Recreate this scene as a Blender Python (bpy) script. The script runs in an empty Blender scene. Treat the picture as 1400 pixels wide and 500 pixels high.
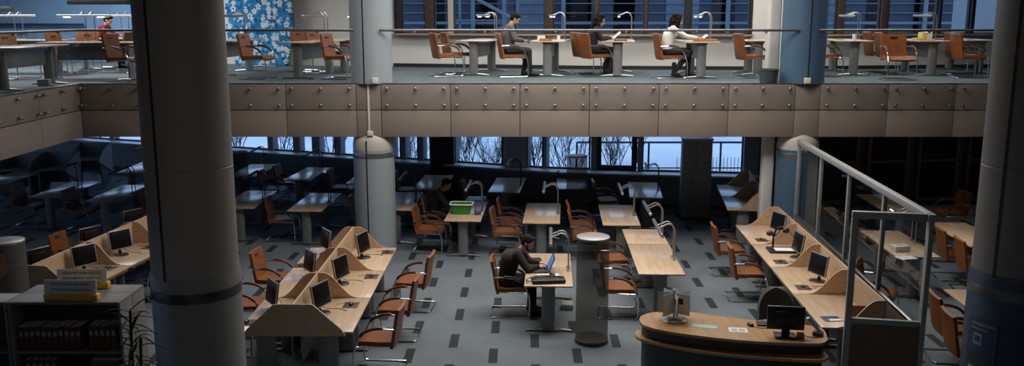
import bpy, bmesh, math, random
from mathutils import Vector, Matrix, Euler
random.seed(7)
SC = bpy.context.scene
COL = SC.collection
R = math.radians
# ---------------------------------------------------------------- camera
TH = R(10.65); FPX = 1223.0; CZ = 4.7
cam = bpy.data.cameras.new('camera'); cam.sensor_width = 36; cam.lens = 36 * FPX / 1400
cam.clip_start = .05; cam.clip_end = 500
co = bpy.data.objects.new('camera', cam); COL.objects.link(co)
co.location = (0, 0, CZ); co.rotation_euler = (math.pi / 2 - TH, 0, 0)
SC.camera = co

def at(px, py, z):
    "where the photograph's sight line at a pixel meets the level z"
    u = (px - 700) / FPX; v = (py - 250) / FPX
    dx = u; dy = math.cos(TH) - v * math.sin(TH); dz = -math.sin(TH) - v * math.cos(TH)
    t = (z - CZ) / dz
    return dx * t, dy * t

def xat(px, Y, z):
    zc = Y * math.cos(TH) + (CZ - z) * math.sin(TH)
    return (px - 700) / FPX * zc

# ---------------------------------------------------------------- materials
def nt(name):
    m = bpy.data.materials.new(name); m.use_nodes = True
    n = m.node_tree; n.nodes.clear()
    out = n.nodes.new('ShaderNodeOutputMaterial')
    return m, n, out
def N(n, t, **kw):
    x = n.nodes.new(t)
    for k, v in kw.items():
        if k.startswith('i_'):
            key = k[2:]
            x.inputs[int(key) if key.isdigit() else key.replace('_', ' ')].default_value = v
        else: setattr(x, k, v)
    return x
def pbr(name, col, rough=.5, metal=0, var=.12, scale=8, bump=0, spec=.5, stretch=(1, 1, 1), detail=4, coat=0):
    m, n, out = nt(name)
    b = N(n, 'ShaderNodeBsdfPrincipled'); n.links.new(b.outputs[0], out.inputs[0])
    b.inputs['Roughness'].default_value = rough; b.inputs['Metallic'].default_value = metal
    b.inputs['Specular IOR Level'].default_value = spec
    b.inputs['Coat Weight'].default_value = coat
    tc = N(n, 'ShaderNodeTexCoord'); mp = N(n, 'ShaderNodeMapping'); mp.inputs['Scale'].default_value = stretch
    n.links.new(tc.outputs['Object'], mp.inputs[0])
    no = N(n, 'ShaderNodeTexNoise'); no.inputs['Scale'].default_value = scale; no.inputs['Detail'].default_value = detail
    n.links.new(mp.outputs[0], no.inputs['Vector'])
    cr = N(n, 'ShaderNodeValToRGB')
    cr.color_ramp.elements[0].position = .3; cr.color_ramp.elements[1].position = .7
    cr.color_ramp.elements[0].color = [c * (1 - var) for c in col] + [1]
    cr.color_ramp.elements[1].color = [min(1, c * (1 + var)) for c in col] + [1]
    n.links.new(no.outputs['Fac'], cr.inputs[0]); n.links.new(cr.outputs[0], b.inputs['Base Color'])
    if bump:
        bp = N(n, 'ShaderNodeBump'); bp.inputs['Strength'].default_value = bump; bp.inputs['Distance'].default_value = .01
        n.links.new(no.outputs['Fac'], bp.inputs['Height']); n.links.new(bp.outputs[0], b.inputs['Normal'])
    return m
def emit(name, col, s):
    m, n, out = nt(name); e = N(n, 'ShaderNodeEmission'); e.inputs[0].default_value = (*col, 1); e.inputs[1].default_value = s
    n.links.new(e.outputs[0], out.inputs[0]); return m
def glass(name, tint=(.97, .98, .985), refl=1.0, ior=1.45, rough=0.0, haze=0, hazecol=(.1, .1, .1)):
    m, n, out = nt(name)
    tr = N(n, 'ShaderNodeBsdfTransparent'); tr.inputs[0].default_value = (*tint, 1)
    gl = N(n, 'ShaderNodeBsdfGlossy'); gl.inputs['Roughness'].default_value = rough
    fr = N(n, 'ShaderNodeFresnel'); fr.inputs[0].default_value = ior
    mu = N(n, 'ShaderNodeMath', operation='MULTIPLY'); mu.inputs[1].default_value = refl
    ge = N(n, 'ShaderNodeNewGeometry'); iv = N(n, 'ShaderNodeMath', operation='SUBTRACT'); iv.inputs[0].default_value = 1; n.links.new(ge.outputs['Backfacing'], iv.inputs[1])
    m3 = N(n, 'ShaderNodeMath', operation='MULTIPLY'); n.links.new(iv.outputs[0], m3.inputs[0]); n.links.new(fr.outputs[0], m3.inputs[1])
    n.links.new(m3.outputs[0], mu.inputs[0])
    base = tr.outputs[0]
    if haze:
        d = N(n, 'ShaderNodeBsdfDiffuse'); d.inputs[0].default_value = (*hazecol, 1)
        mx = N(n, 'ShaderNodeMixShader'); mx.inputs[0].default_value = haze
        n.links.new(tr.outputs[0], mx.inputs[1]); n.links.new(d.outputs[0], mx.inputs[2]); base = mx.outputs[0]
    m2 = N(n, 'ShaderNodeMixShader'); n.links.new(mu.outputs[0], m2.inputs[0])
    n.links.new(base, m2.inputs[1]); n.links.new(gl.outputs[0], m2.inputs[2]); n.links.new(m2.outputs[0], out.inputs[0])
    return m

def wood(name, c1, c2, rough=.27):
    m, n, out = nt(name)
    b = N(n, 'ShaderNodeBsdfPrincipled'); n.links.new(b.outputs[0], out.inputs[0]); b.inputs['Roughness'].default_value = rough; b.inputs['Specular IOR Level'].default_value = .6; b.inputs['Coat Weight'].default_value = .35; b.inputs['Coat Roughness'].default_value = .12
    tc = N(n, 'ShaderNodeTexCoord'); mp = N(n, 'ShaderNodeMapping'); mp.inputs['Scale'].default_value = (9, .7, 9)
    oi = N(n, 'ShaderNodeObjectInfo'); ad = N(n, 'ShaderNodeVectorMath', operation='ADD')
    n.links.new(tc.outputs['Object'], ad.inputs[0]); n.links.new(oi.outputs['Location'], ad.inputs[1])
    n.links.new(ad.outputs[0], mp.inputs[0])
    no = N(n, 'ShaderNodeTexNoise'); no.inputs['Scale'].default_value = 2.2; no.inputs['Detail'].default_value = 6; no.inputs['Distortion'].default_value = .5
    n.links.new(mp.outputs[0], no.inputs['Vector'])
    cr = N(n, 'ShaderNodeValToRGB'); cr.color_ramp.elements[0].position = .3; cr.color_ramp.elements[1].position = .68
    cr.color_ramp.elements[0].color = (*c1, 1); cr.color_ramp.elements[1].color = (*c2, 1)
    n.links.new(no.outputs['Fac'], cr.inputs[0]); n.links.new(cr.outputs[0], b.inputs['Base Color'])
    return m

def carpet(name, base, dark, ox=0.0, oy=0.0):
    m, n, out = nt(name)
    b = N(n, 'ShaderNodeBsdfPrincipled'); n.links.new(b.outputs[0], out.inputs[0]); b.inputs['Roughness'].default_value = .85
    b.inputs['Specular IOR Level'].default_value = .3
    tc = N(n, 'ShaderNodeTexCoord'); sp = N(n, 'ShaderNodeSeparateXYZ'); n.links.new(tc.outputs['Object'], sp.inputs[0])
    def mth(op, a, bb=None):
        x = N(n, 'ShaderNodeMath', operation=op)
        for i, v in enumerate((a, bb)):
            if v is None: continue
            if isinstance(v, (int, float)): x.inputs[i].default_value = v
            else: n.links.new(v, x.inputs[i])
        return x.outputs[0]
    sk = mth('SUBTRACT', sp.outputs['X'], mth('MULTIPLY', sp.outputs['Y'], .012))
    u = mth('DIVIDE', mth('ADD', sk, 40.0 + ox), .59); cu = mth('FLOOR', u); fu = mth('FRACT', u)
    par = mth('MULTIPLY', mth('MODULO', cu, 2.0), .5)
    v = mth('FRACT', mth('ADD', mth('DIVIDE', mth('ADD', sp.outputs['Y'], 20.0 + oy), 1.17), par))
    dash = mth('MULTIPLY', mth('LESS_THAN', fu, .215), mth('LESS_THAN', v, .47))
    # faint tile joints
    no = N(n, 'ShaderNodeTexNoise'); no.inputs['Scale'].default_value = 1.3; no.inputs['Detail'].default_value = 8; no.inputs['Roughness'].default_value = .7
    n.links.new(tc.outputs['Object'], no.inputs['Vector'])
    n2 = N(n, 'ShaderNodeTexNoise'); n2.inputs['Scale'].default_value = 90; n.links.new(tc.outputs['Object'], n2.inputs['Vector'])
    mxn = mth('ADD', mth('MULTIPLY', no.outputs['Fac'], .6), mth('MULTIPLY', n2.outputs['Fac'], .4))
    cr = N(n, 'ShaderNodeValToRGB'); cr.color_ramp.elements[0].position = .3; cr.color_ramp.elements[1].position = .7
    cr.color_ramp.elements[0].color = [c * .8 for c in base] + [1]; cr.color_ramp.elements[1].color = [c * 1.2 for c in base] + [1]
    n.links.new(mxn, cr.inputs[0])
    mx = N(n, 'ShaderNodeMix', data_type='RGBA'); n.links.new(dash, mx.inputs['Factor']); n.links.new(cr.outputs[0], mx.inputs['A'])
    mx.inputs['B'].default_value = (*dark, 1)
    n.links.new(mx.outputs['Result'], b.inputs['Base Color'])
    return m

def flowers(name):
    m, n, out = nt(name)
    b = N(n, 'ShaderNodeBsdfPrincipled'); n.links.new(b.outputs[0], out.inputs[0]); b.inputs['Roughness'].default_value = .25
    tc = N(n, 'ShaderNodeTexCoord'); mp = N(n, 'ShaderNodeMapping'); mp.inputs['Scale'].default_value = (1, 0, 1)
    n.links.new(tc.outputs['Object'], mp.inputs[0])
    def layer(scale, off):
        a = N(n, 'ShaderNodeVectorMath', operation='ADD'); a.inputs[1].default_value = off; n.links.new(mp.outputs[0], a.inputs[0])
        s = N(n, 'ShaderNodeVectorMath', operation='SCALE'); s.inputs['Scale'].default_value = scale; n.links.new(a.outputs[0], s.inputs[0])
        vo = N(n, 'ShaderNodeTexVoronoi'); vo.inputs['Scale'].default_value = 1; vo.inputs['Randomness'].default_value = .8
        n.links.new(s.outputs[0], vo.inputs['Vector'])
        d = N(n, 'ShaderNodeVectorMath', operation='SUBTRACT'); n.links.new(s.outputs[0], d.inputs[0]); n.links.new(vo.outputs['Position'], d.inputs[1])
        sp = N(n, 'ShaderNodeSeparateXYZ'); n.links.new(d.outputs[0], sp.inputs[0])
        at2 = N(n, 'ShaderNodeMath', operation='ARCTAN2'); n.links.new(sp.outputs['X'], at2.inputs[0]); n.links.new(sp.outputs['Z'], at2.inputs[1])
        k = N(n, 'ShaderNodeMath', operation='MULTIPLY'); k.inputs[1].default_value = 2.5; n.links.new(at2.outputs[0], k.inputs[0])
        co_ = N(n, 'ShaderNodeMath', operation='COSINE'); n.links.new(k.outputs[0], co_.inputs[0])
        ab = N(n, 'ShaderNodeMath', operation='ABSOLUTE'); n.links.new(co_.outputs[0], ab.inputs[0])
        r = N(n, 'ShaderNodeMath', operation='MULTIPLY_ADD'); r.inputs[1].default_value = .20; r.inputs[2].default_value = .26; n.links.new(ab.outputs[0], r.inputs[0])
        ln = N(n, 'ShaderNodeVectorMath', operation='LENGTH'); n.links.new(d.outputs[0], ln.inputs[0])
        lt = N(n, 'ShaderNodeMath', operation='LESS_THAN'); n.links.new(ln.outputs['Value'], lt.inputs[0]); n.links.new(r.outputs[0], lt.inputs[1])
        ctr = N(n, 'ShaderNodeMath', operation='LESS_THAN'); n.links.new(ln.outputs['Value'], ctr.inputs[0]); ctr.inputs[1].default_value = .12
        return lt, ctr, vo
    bg = N(n, 'ShaderNodeTexVoronoi'); bg.inputs['Scale'].default_value = 14; n.links.new(mp.outputs[0], bg.inputs['Vector'])
    cr = N(n, 'ShaderNodeValToRGB'); cr.color_ramp.elements[0].color = (.008, .05, .25, 1); cr.color_ramp.elements[1].color = (.04, .35, .62, 1)
    n.links.new(bg.outputs['Color'], cr.inputs[0])
    cur = cr.outputs[0]
    for sc_, off in ((5.2, (0, 0, 0)), (6.1, (.37, 0, .61))):
        lt, ct, vo = layer(sc_, off)
        mx = N(n, 'ShaderNodeMix', data_type='RGBA'); n.links.new(lt.outputs[0], mx.inputs['Factor']); n.links.new(cur, mx.inputs['A'])
        mx.inputs['B'].default_value = (.62, .74, .80, 1)
        m2 = N(n, 'ShaderNodeMix', data_type='RGBA'); n.links.new(ct.outputs[0], m2.inputs['Factor']); n.links.new(mx.outputs['Result'], m2.inputs['A'])
        m2.inputs['B'].default_value = (.05, .06, .16, 1)
        cur = m2.outputs['Result']
    n.links.new(cur, b.inputs['Base Color'])
    return m

M = dict(
    wood=wood('beech', (.51, .36, .23), (.61, .45, .30)),
    woodd=wood('oak_counter', (.35, .185, .065), (.46, .265, .105), .35),
    partwood=wood('beech_panel', (.46, .315, .20), (.54, .385, .255), .45),
    leather=pbr('brown_leather', (.22, .072, .017), .45, var=.22, scale=14, bump=.15),
    pad=pbr('brown_arm_pad', (.075, .026, .013), .45, var=.15, scale=20),
    chrome=pbr('chrome', (.72, .73, .74), .16, 1, var=.03),
    steel=pbr('brushed_steel', (.45, .45, .45), .32, 1, var=.06),
    greymetal=pbr('grey_leg', (.20, .205, .21), .45, .25, var=.06),
    lampgrey=pbr('lamp_silver', (.42, .42, .42), .3, .85, var=.05),
    lampdark=pbr('lamp_charcoal', (.05, .05, .055), .4, .3, var=.05),
    black=pbr('black_plastic', (.012, .012, .013), .35, var=.2),
    screen=pbr('black_screen', (.006, .006, .007), .3, var=.1, spec=.25),
    silver=pbr('silver_bezel', (.38, .38, .38), .35, .5, var=.04),
    carpet=carpet('blue_grey_carpet', (.130, .155, .175), (.022, .026, .030), ox=.0, oy=.56),
    carpetup=carpet('gallery_carpet', (.095, .118, .128), (.08, .10, .11), ox=.4),
    clad=pbr('beige_cladding', (.275, .235, .205), .42, var=.04, scale=1.2),
    cladline=pbr('cladding_joint', (.05, .042, .036), .7),
    ceil=pbr('ceiling_grey', (.30, .30, .31), .8, var=.05),
    wallg=pbr('wall_grey', (.42, .40, .385), .7, var=.04, scale=2),
    wallw=pbr('wall_white', (.66, .65, .62), .6, var=.03, scale=2),
    wallb=pbr('wall_blue', (.20, .36, .60), .6, var=.04, scale=1.5),
    walld=pbr('wall_dark', (.22, .23, .25), .7, var=.06, scale=2),
    frame=pbr('window_frame_brown', (.05, .034, .024), .5, var=.1),
    pframe=pbr('partition_frame', (.33, .34, .34), .45, .3, var=.05),
    rail=pbr('rail_grey', (.16, .16, .165), .35, .7, var=.05),
    pbrown=pbr('partition_board', (.15, .10, .068), .5, var=.1),
    colband=pbr('dark_band', (.10, .10, .10), .4, .2, var=.5, scale=5, detail=0),
    colshaded=pbr('column_taupe_shaded', (.19, .178, .168), .45, var=.05, scale=1.5),  # taupe darkened: shade on the right front column put into its colour
    framed=pbr('window_frame_dark', (.018, .018, .02), .5, var=.1),
    framew=pbr('window_frame_pale', (.45, .43, .40), .5, var=.05),
    sill=wood('sill_wood', (.30, .19, .11), (.40, .27, .17), .4),
    silld=pbr('sill_grey', (.52, .53, .55), .35, var=.05),
    colpale=pbr('column_pale_blue', (.33, .38, .42), .38, var=.03, scale=1.5),
    colcream=pbr('column_cream', (.56, .52, .47), .5, var=.03, scale=1.5),
    coltaupe=pbr('column_taupe', (.37, .335, .305), .45, var=.05, scale=1.5),
    colgrey=pbr('column_grey', (.25, .255, .255), .45, var=.05, scale=1.5),
    colblue=pbr('column_blue', (.07, .135, .215), .4, var=.04, scale=1.5),
    colnavy=pbr('column_navy', (.024, .045, .08), .4, var=.05, scale=1.5),
    band=pbr('steel_band', (.30, .30, .30), .3, .8, var=.1, scale=6),
    groove=pbr('dark_groove', (.012, .012, .012), .6),
    white=pbr('white_plastic', (.72, .72, .70), .4, var=.02),
    paper=pbr('paper', (.74, .74, .73), .7, var=.03, scale=30),
    green=pbr('green_plastic', (.02, .22, .035), .35, var=.06),
    mint=pbr('mint_paper', (.30, .52, .40), .7, var=.03),
    yellow=pbr('yellow_plastic', (.72, .40, .015), .4, var=.03),
    ink=pbr('ink', (.03, .03, .04), .6),
    shelf=pbr('shelf_grey', (.17, .17, .168), .5, var=.04),
    darkred=pbr('book_maroon', (.085, .018, .014), .5, var=.3, scale=30),
    darkb=pbr('dark_brown_board', (.07, .042, .028), .5, var=.12),
    drkgrey=pbr('dark_grey_panel', (.045, .045, .045), .5, var=.1),
    gpart=pbr('dull_grey_partition', (.30, .30, .305), .5, var=.05),
    glass=glass('clear_glass', (.99,.993,.995), refl=.5),
    wglass=glass('window_glass', (.95, .97, .985), refl=.9),
    dglass=glass('dark_window_glass', (.28, .32, .36), refl=.6),
    pglass=glass('partition_glass', (.93, .945, .95), refl=.8),
    smoke=glass('smoked_mesh', (.70, .68, .66), refl=.25, rough=.25, haze=.40, hazecol=(.20, .185, .17)),
    lampglow=emit('lamp_glow', (1, .93, .82), 9),
    lampglow2=emit('lamp_glow_soft', (1, .95, .88), 2.6),
    lapscreen=emit('laptop_screen', (.10, .26, .62), .75),
    skin=pbr('skin', (.50, .29, .20), .5, var=.05, scale=20),
    hair=pbr('dark_hair', (.007, .005, .0045), .75, var=.3, scale=60, bump=.5, spec=.15),
    hairb=pbr('brown_hair', (.018, .011, .008), .75, var=.3, scale=60, bump=.5, spec=.15),
    suit=pbr('dark_suit', (.020, .0145, .0115), .9, var=.15, scale=30, bump=.2),
    knit=pbr('grey_jumper', (.10, .095, .095), .8, var=.15, scale=40, bump=.3),
    trousers=pbr('black_trousers', (.010, .010, .012), .7, var=.2, scale=30),
    dress=pbr('black_dress', (.009, .008, .008), .9, var=.2, scale=30),
    blouse=pbr('white_blouse', (.70, .67, .63), .7, var=.04, scale=20, bump=.2),
    redknit=pbr('red_jumper', (.16, .02, .025), .8, var=.15, scale=40),
    shoe=pbr('black_shoe', (.012, .011, .011), .4, var=.1),
    eye=pbr('eye_dark', (.015, .012, .01), .3), lip=pbr('lips', (.33, .11, .09), .5),
    snow=pbr('snow', (.74, .78, .83), .8, var=.16, scale=.25),
    bark=pbr('bark', (.03, .03, .034), .9, var=.2, scale=10),
    plantleaf=pbr('dried_leaf', (.022, .03, .012), .6, var=.4, scale=8),
    pot=pbr('plant_pot', (.05, .045, .04), .6),
    facade=pbr('facade_blue_grey', (.045, .06, .085), .7, var=.2, scale=.25),
    facadel=pbr('facade_pale', (.12, .145, .175), .7, var=.1, scale=1),
    mosaic=flowers('blue_flower_mosaic'),
    navybook=pbr('navy_cover', (.03, .06, .14), .4), redbook=pbr('red_brown_cover', (.16, .04, .022), .5),
    brownbook=pbr('brown_cover', (.30, .15, .06), .5), ybook=pbr('yellow_cover', (.62, .52, .16), .5),
    greychair=pbr('grey_fabric', (.10, .09, .085), .85, var=.15, scale=40),
    bin=pbr('bin_blue_grey', (.055, .075, .085), .5), bagblue=pbr('blue_grey_cloth', (.12, .14, .20), .8),
)
# ---------------------------------------------------------------- mesh builder
class MB:
    def __init__(s): s.bm = bmesh.new()
    def _new(s, fn):
        b = bmesh.new(); fn(b); me = bpy.data.meshes.new('t'); b.to_mesh(me); b.free(); s.bm.from_mesh(me); bpy.data.meshes.remove(me); return s
    def box(s, x0, x1, y0, y1, z0, z1, bev=0, seg=2, mat=None):
        def f(b):
            bmesh.ops.create_cube(b, size=1)
            for v in b.verts:
                v.co = Vector(((x0 + x1) / 2 + v.co.x * (x1 - x0), (y0 + y1) / 2 + v.co.y * (y1 - y0), (z0 + z1) / 2 + v.co.z * (z1 - z0)))
            if bev: bmesh.ops.bevel(b, geom=b.edges[:], offset=bev, segments=seg, affect='EDGES', profile=.5)
            if mat is not None: bmesh.ops.transform(b, matrix=mat, verts=b.verts)
        return s._new(f)
    def tube(s, pts, r, n=8, cap=True, closed=False, ry=None):
        "sweep a ring along pts; r a number or a list"
        P = [Vector(p) for p in pts]; k = len(P)
        rs = r if isinstance(r, (list, tuple)) else [r] * k
        rings = []; up = None
        for i in range(k):
            if closed: t = P[(i + 1) % k] - P[i - 1]
            else: t = P[min(i + 1, k - 1)] - P[max(i - 1, 0)]
            t.normalize()
            if up is None:
                a = Vector((0, 0, 1)) if abs(t.z) < .9 else Vector((0, 1, 0))
                up = (a - t * a.dot(t)).normalized()
            else:
                up = up - t * up.dot(t)
                if up.length < 1e-5: up = t.orthogonal()
                up.normalize()
            sd = t.cross(up)
            rings.append([s.bm.verts.new(P[i] + (up * math.cos(2 * math.pi * j / n) * (ry or 1) + sd * math.sin(2 * math.pi * j / n)) * rs[i]) for j in range(n)])
        for i in range(k if closed else k - 1):
            A, B = rings[i], rings[(i + 1) % k]
            for j in range(n): s.bm.faces.new((A[j], A[(j + 1) % n], B[(j + 1) % n], B[j]))
        if cap and not closed:
            s.bm.faces.new(rings[0][::-1]); s.bm.faces.new(rings[-1])
        return s
    def lathe(s, prof, n=24, c=(0, 0, 0), sx=1, sy=1, cap=True):
        rings = []
        for r, z in prof:
            rings.append([s.bm.verts.new((c[0] + r * sx * math.cos(2 * math.pi * j / n), c[1] + r * sy * math.sin(2 * math.pi * j / n), c[2] + z)) for j in range(n)])
        for A, B in zip(rings, rings[1:]):
            for j in range(n): s.bm.faces.new((A[j], A[(j + 1) % n], B[(j + 1) % n], B[j]))
        if cap: s.bm.faces.new(rings[0][::-1]); s.bm.faces.new(rings[-1])
        return s
    def prism(s, poly, d0, d1, axis='z'):
        "extrude a 2-D polygon; axis z: (x,y), axis y: (x,z), axis x: (y,z)"
        def P(p, d): return {'z': (p[0], p[1], d), 'y': (p[0], d, p[1]), 'x': (d, p[0], p[1])}[axis]
        A = [s.bm.verts.new(P(p, d0)) for p in poly]; B = [s.bm.verts.new(P(p, d1)) for p in poly]
        k = len(poly)
        for i in range(k): s.bm.faces.new((A[i], A[(i + 1) % k], B[(i + 1) % k], B[i]))
        s.bm.faces.new(A[::-1]); s.bm.faces.new(B)
        return s
    def ball(s, c, r, n=12, mat=None):
        rr = r if isinstance(r, (tuple, list)) else (r, r, r)
        def f(b):
            bmesh.ops.create_uvsphere(b, u_segments=n, v_segments=max(6, n * 2 // 3), radius=1)
            for v in b.verts: v.co = Vector((v.co.x * rr[0], v.co.y * rr[1], v.co.z * rr[2]))
            if mat is not None: bmesh.ops.transform(b, matrix=mat, verts=b.verts)
            for v in b.verts: v.co += Vector(c)
        return s._new(f)
    def caps(s, a, b_, ra, rb, n=14):
        "tapered capsule"
        a = Vector(a); b_ = Vector(b_)
        d = (b_ - a); L = d.length; d.normalize()
        pts = []; rs = []
        for k in range(5):
            t = math.pi / 2 * k / 4
            pts.append(a - d * ra * math.cos(t)); rs.append(max(ra * math.sin(t), .0015))
        for k in range(5):
            t = math.pi / 2 * k / 4
            pts.append(b_ + d * rb * math.sin(t)); rs.append(max(rb * math.cos(t), .0015))
        return s.tube(pts, rs, n)
    def sheet(s, grid, th):
        "thick sheet from a grid of points (rows of equal length), thickened along its normal"
        r = len(grid); c = len(grid[0])
        G = [[Vector(p) for p in row] for row in grid]
        def nrm(i, j):
            a = G[min(i + 1, r - 1)][j] - G[max(i - 1, 0)][j]; b = G[i][min(j + 1, c - 1)] - G[i][max(j - 1, 0)]
            return a.cross(b).normalized()
        F = [[s.bm.verts.new(G[i][j] + nrm(i, j) * th / 2) for j in range(c)] for i in range(r)]
        B = [[s.bm.verts.new(G[i][j] - nrm(i, j) * th / 2) for j in range(c)] for i in range(r)]
        for i in range(r - 1):
            for j in range(c - 1):
                s.bm.faces.new((F[i][j], F[i + 1][j], F[i + 1][j + 1], F[i][j + 1]))
                s.bm.faces.new((B[i][j], B[i][j + 1], B[i + 1][j + 1], B[i + 1][j]))
        for i in range(r - 1):
            s.bm.faces.new((F[i][0], B[i][0], B[i + 1][0], F[i + 1][0])); s.bm.faces.new((F[i][-1], F[i + 1][-1], B[i + 1][-1], B[i][-1]))
        for j in range(c - 1):
            s.bm.faces.new((F[0][j], F[0][j + 1], B[0][j + 1], B[0][j])); s.bm.faces.new((F[-1][j], B[-1][j], B[-1][j + 1], F[-1][j + 1]))
        return s
    def xf(s, mat): bmesh.ops.transform(s.bm, matrix=mat, verts=s.bm.verts); return s
    def build(s, name, mat, parent=None, smooth=40, mods=None):
        bmesh.ops.recalc_face_normals(s.bm, faces=s.bm.faces)
        me = bpy.data.meshes.new(name); s.bm.to_mesh(me); s.bm.free()
        me.materials.append(mat if not isinstance(mat, str) else M[mat])
        if smooth:
            me.polygons.foreach_set('use_smooth', [True] * len(me.polygons)); me.set_sharp_from_angle(angle=R(smooth))
        o = bpy.data.objects.new(name, me); COL.objects.link(o)
        if parent: o.parent = parent
        return o
def tag(o, label=None, cat=None, group=None, kind=None):
    if label: o['label'] = label
    if cat: o['category'] = cat
    if group: o['group'] = group
    if kind: o['kind'] = kind
    return o
def struct(o): o['kind'] = 'structure'; return o
def thing(name, label, cat, loc=(0, 0, 0), rz=0, group=None):
    o = bpy.data.objects.new(name, None); o.empty_display_size = .1; COL.objects.link(o)
    o.location = loc; o.rotation_euler = (0, 0, rz)
    return tag(o, label, cat, group)
KIDS = {}
def dup(root, loc, rz, label, group=None, parent=None):
    r = root.copy(); COL.objects.link(r); r.location = loc; r.rotation_euler = (0, 0, rz)
    r['label'] = label
    if group: r['group'] = group
    for ch in list(root.children):
        c = ch.copy(); COL.objects.link(c); c.parent = r
        for g in ch.children:
            d = g.copy(); COL.objects.link(d); d.parent = c
    return r
def baked(o):
    "replace an object's mesh by its evaluated mesh and drop the modifiers"
    dg = bpy.context.evaluated_depsgraph_get(); dg.update()
    me = bpy.data.meshes.new_from_object(o.evaluated_get(dg)); old = o.data
    o.modifiers.clear(); o.data = me; bpy.data.meshes.remove(old)
    me.polygons.foreach_set('use_smooth', [True] * len(me.polygons))
    return o
def text(body, size, mat, parent, loc, rot, name='lettering', th=.0008):
    cu = bpy.data.curves.new(name, 'FONT'); cu.body = body; cu.size = size; cu.align_x = 'CENTER'; cu.extrude = th
    t = bpy.data.objects.new(name, cu); COL.objects.link(t)
    dg = bpy.context.evaluated_depsgraph_get(); dg.update()
    me = bpy.data.meshes.new_from_object(t.evaluated_get(dg)); COL.objects.unlink(t); bpy.data.objects.remove(t)
    me.materials.clear(); me.materials.append(M[mat])
    o = bpy.data.objects.new(name, me); COL.objects.link(o); o.parent = parent; o.location = loc; o.rotation_euler = rot
    return o
def arc(c, r, a0, a1, k, ax='xz'):
    out = []
    for i in range(k + 1):
        a = R(a0 + (a1 - a0) * i / k)
        if ax == 'xz': out.append((c[0] + r * math.cos(a), c[1], c[2] + r * math.sin(a)))
        else: out.append((c[0] + r * math.cos(a), c[1] + r * math.sin(a), c[2]))
    return out
def smoothpath(pts, k=5):
    "Catmull-Rom through the points"
    P = [Vector(p) for p in pts]; out = []
    for i in range(len(P) - 1):
        p0 = P[max(i - 1, 0)]; p1 = P[i]; p2 = P[i + 1]; p3 = P[min(i + 2, len(P) - 1)]
        for j in range(k):
            t = j / k
            out.append(.5 * ((2 * p1) + (p2 - p0) * t + (2 * p0 - 5 * p1 + 4 * p2 - p3) * t * t + (3 * p1 - p0 - 3 * p2 + p3) * t ** 3))
    out.append(P[-1]); return out
FZ = 3.4
# ================================================================ THE SETTING
PLAN = [(-20.4, -2.2), (15.2, -2.2), (15.2, 22.85), (5.95, 21.5), (1.2, 22.15), (-20.4, 30.7)]
struct(MB().prism(PLAN, -.2, 0).build('floor', 'carpet'))
fl = MB(); fl.prism([(-8.3, 17.25), (15.2, 17.25), (15.2, 23.0), (6.1, 21.45), (1.76, 21.8), (-3, 22.9), (-6.1, 23.65), (-20.2, 28.6), (-20.2, 2), (-8.37, 2), (-8.37, 17.25)], 3.12, FZ)
struct(fl.build('floor_gallery', 'carpetup'))
struct(MB().prism([(-8.55, 17.5), (15.2, 17.5), (15.2, 22.6), (6.1, 21.4), (1.5, 22.1), (-20.2, 30.6), (-20.2, 2), (-8.55, 2)], 2.9, 3.12).build('ceiling_gallery', 'ceil'))
struct(MB().prism(PLAN, 7.2, 7.4).build('ceiling', 'ceil'))
struct(MB().box(-8.3, 15.2, -2.2, 2.6, 3.1, FZ).build('floor_near', 'carpetup'))
struct(MB().box(15, 15.2, -2.2, 31, 0, 7.2).build('wall_right', 'walld'))
struct(MB().box(-20.2, 15.2, -2.4, -2.2, 0, 7.2).build('wall_front', 'wallg'))
# left wall: blind on the gallery, glazed low down
lw = MB(); lw.box(-20.4, -20.2, -2.2, 31, 0, .9); lw.box(-20.4, -20.2, -2.2, 31, 2.6, 7.2)
for y in (-2.2, 6, 12, 18, 24, 30.2): lw.box(-20.4, -20.2, y, y + .5, .9, 2.6)
struct(lw.build('wall_left', 'wallb'))
wn = [0]
def window(p, q, z0, z1, fmat, glassmat='wglass', mull=0, rail=None, fw=.06, dep=.09):
    "a framed window between two plan points"
    wn[0] += 1
    p = Vector((*p, 0)); q = Vector((*q, 0)); L = (q - p).length; a = math.atan2(q.y - p.y, q.x - p.x)
    root = struct(thing('window_%d' % wn[0], None, None, p, a))
    f = MB()
    f.box(0, L, -dep / 2, dep / 2, z0, z0 + fw, .008); f.box(0, L, -dep / 2, dep / 2, z1 - fw, z1, .008)
    f.box(0, fw, -dep / 2, dep / 2, z0 + fw, z1 - fw, .008); f.box(L - fw, L, -dep / 2, dep / 2, z0 + fw, z1 - fw, .008)
    for k in range(mull): f.box(L * (k + 1) / (mull + 1) - .02, L * (k + 1) / (mull + 1) + .02, -dep / 2, dep / 2, z0, z1)
    if rail: f.box(fw, L - fw, -dep / 2 + .01, dep / 2 - .01, rail - .025, rail + .025)
    f.build('window_frame', fmat, root)
    MB().box(fw, L - fw, -.006, .006, z0 + fw, z1 - fw).build('pane', glassmat, root)
    return root
for y in (6.5, 12.5, 18.5, 24.5): window((-20.3, y), (-20.3, y + (5.5 if y < 24 else 5.7)), .9, 2.6, 'framed', mull=2)
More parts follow.
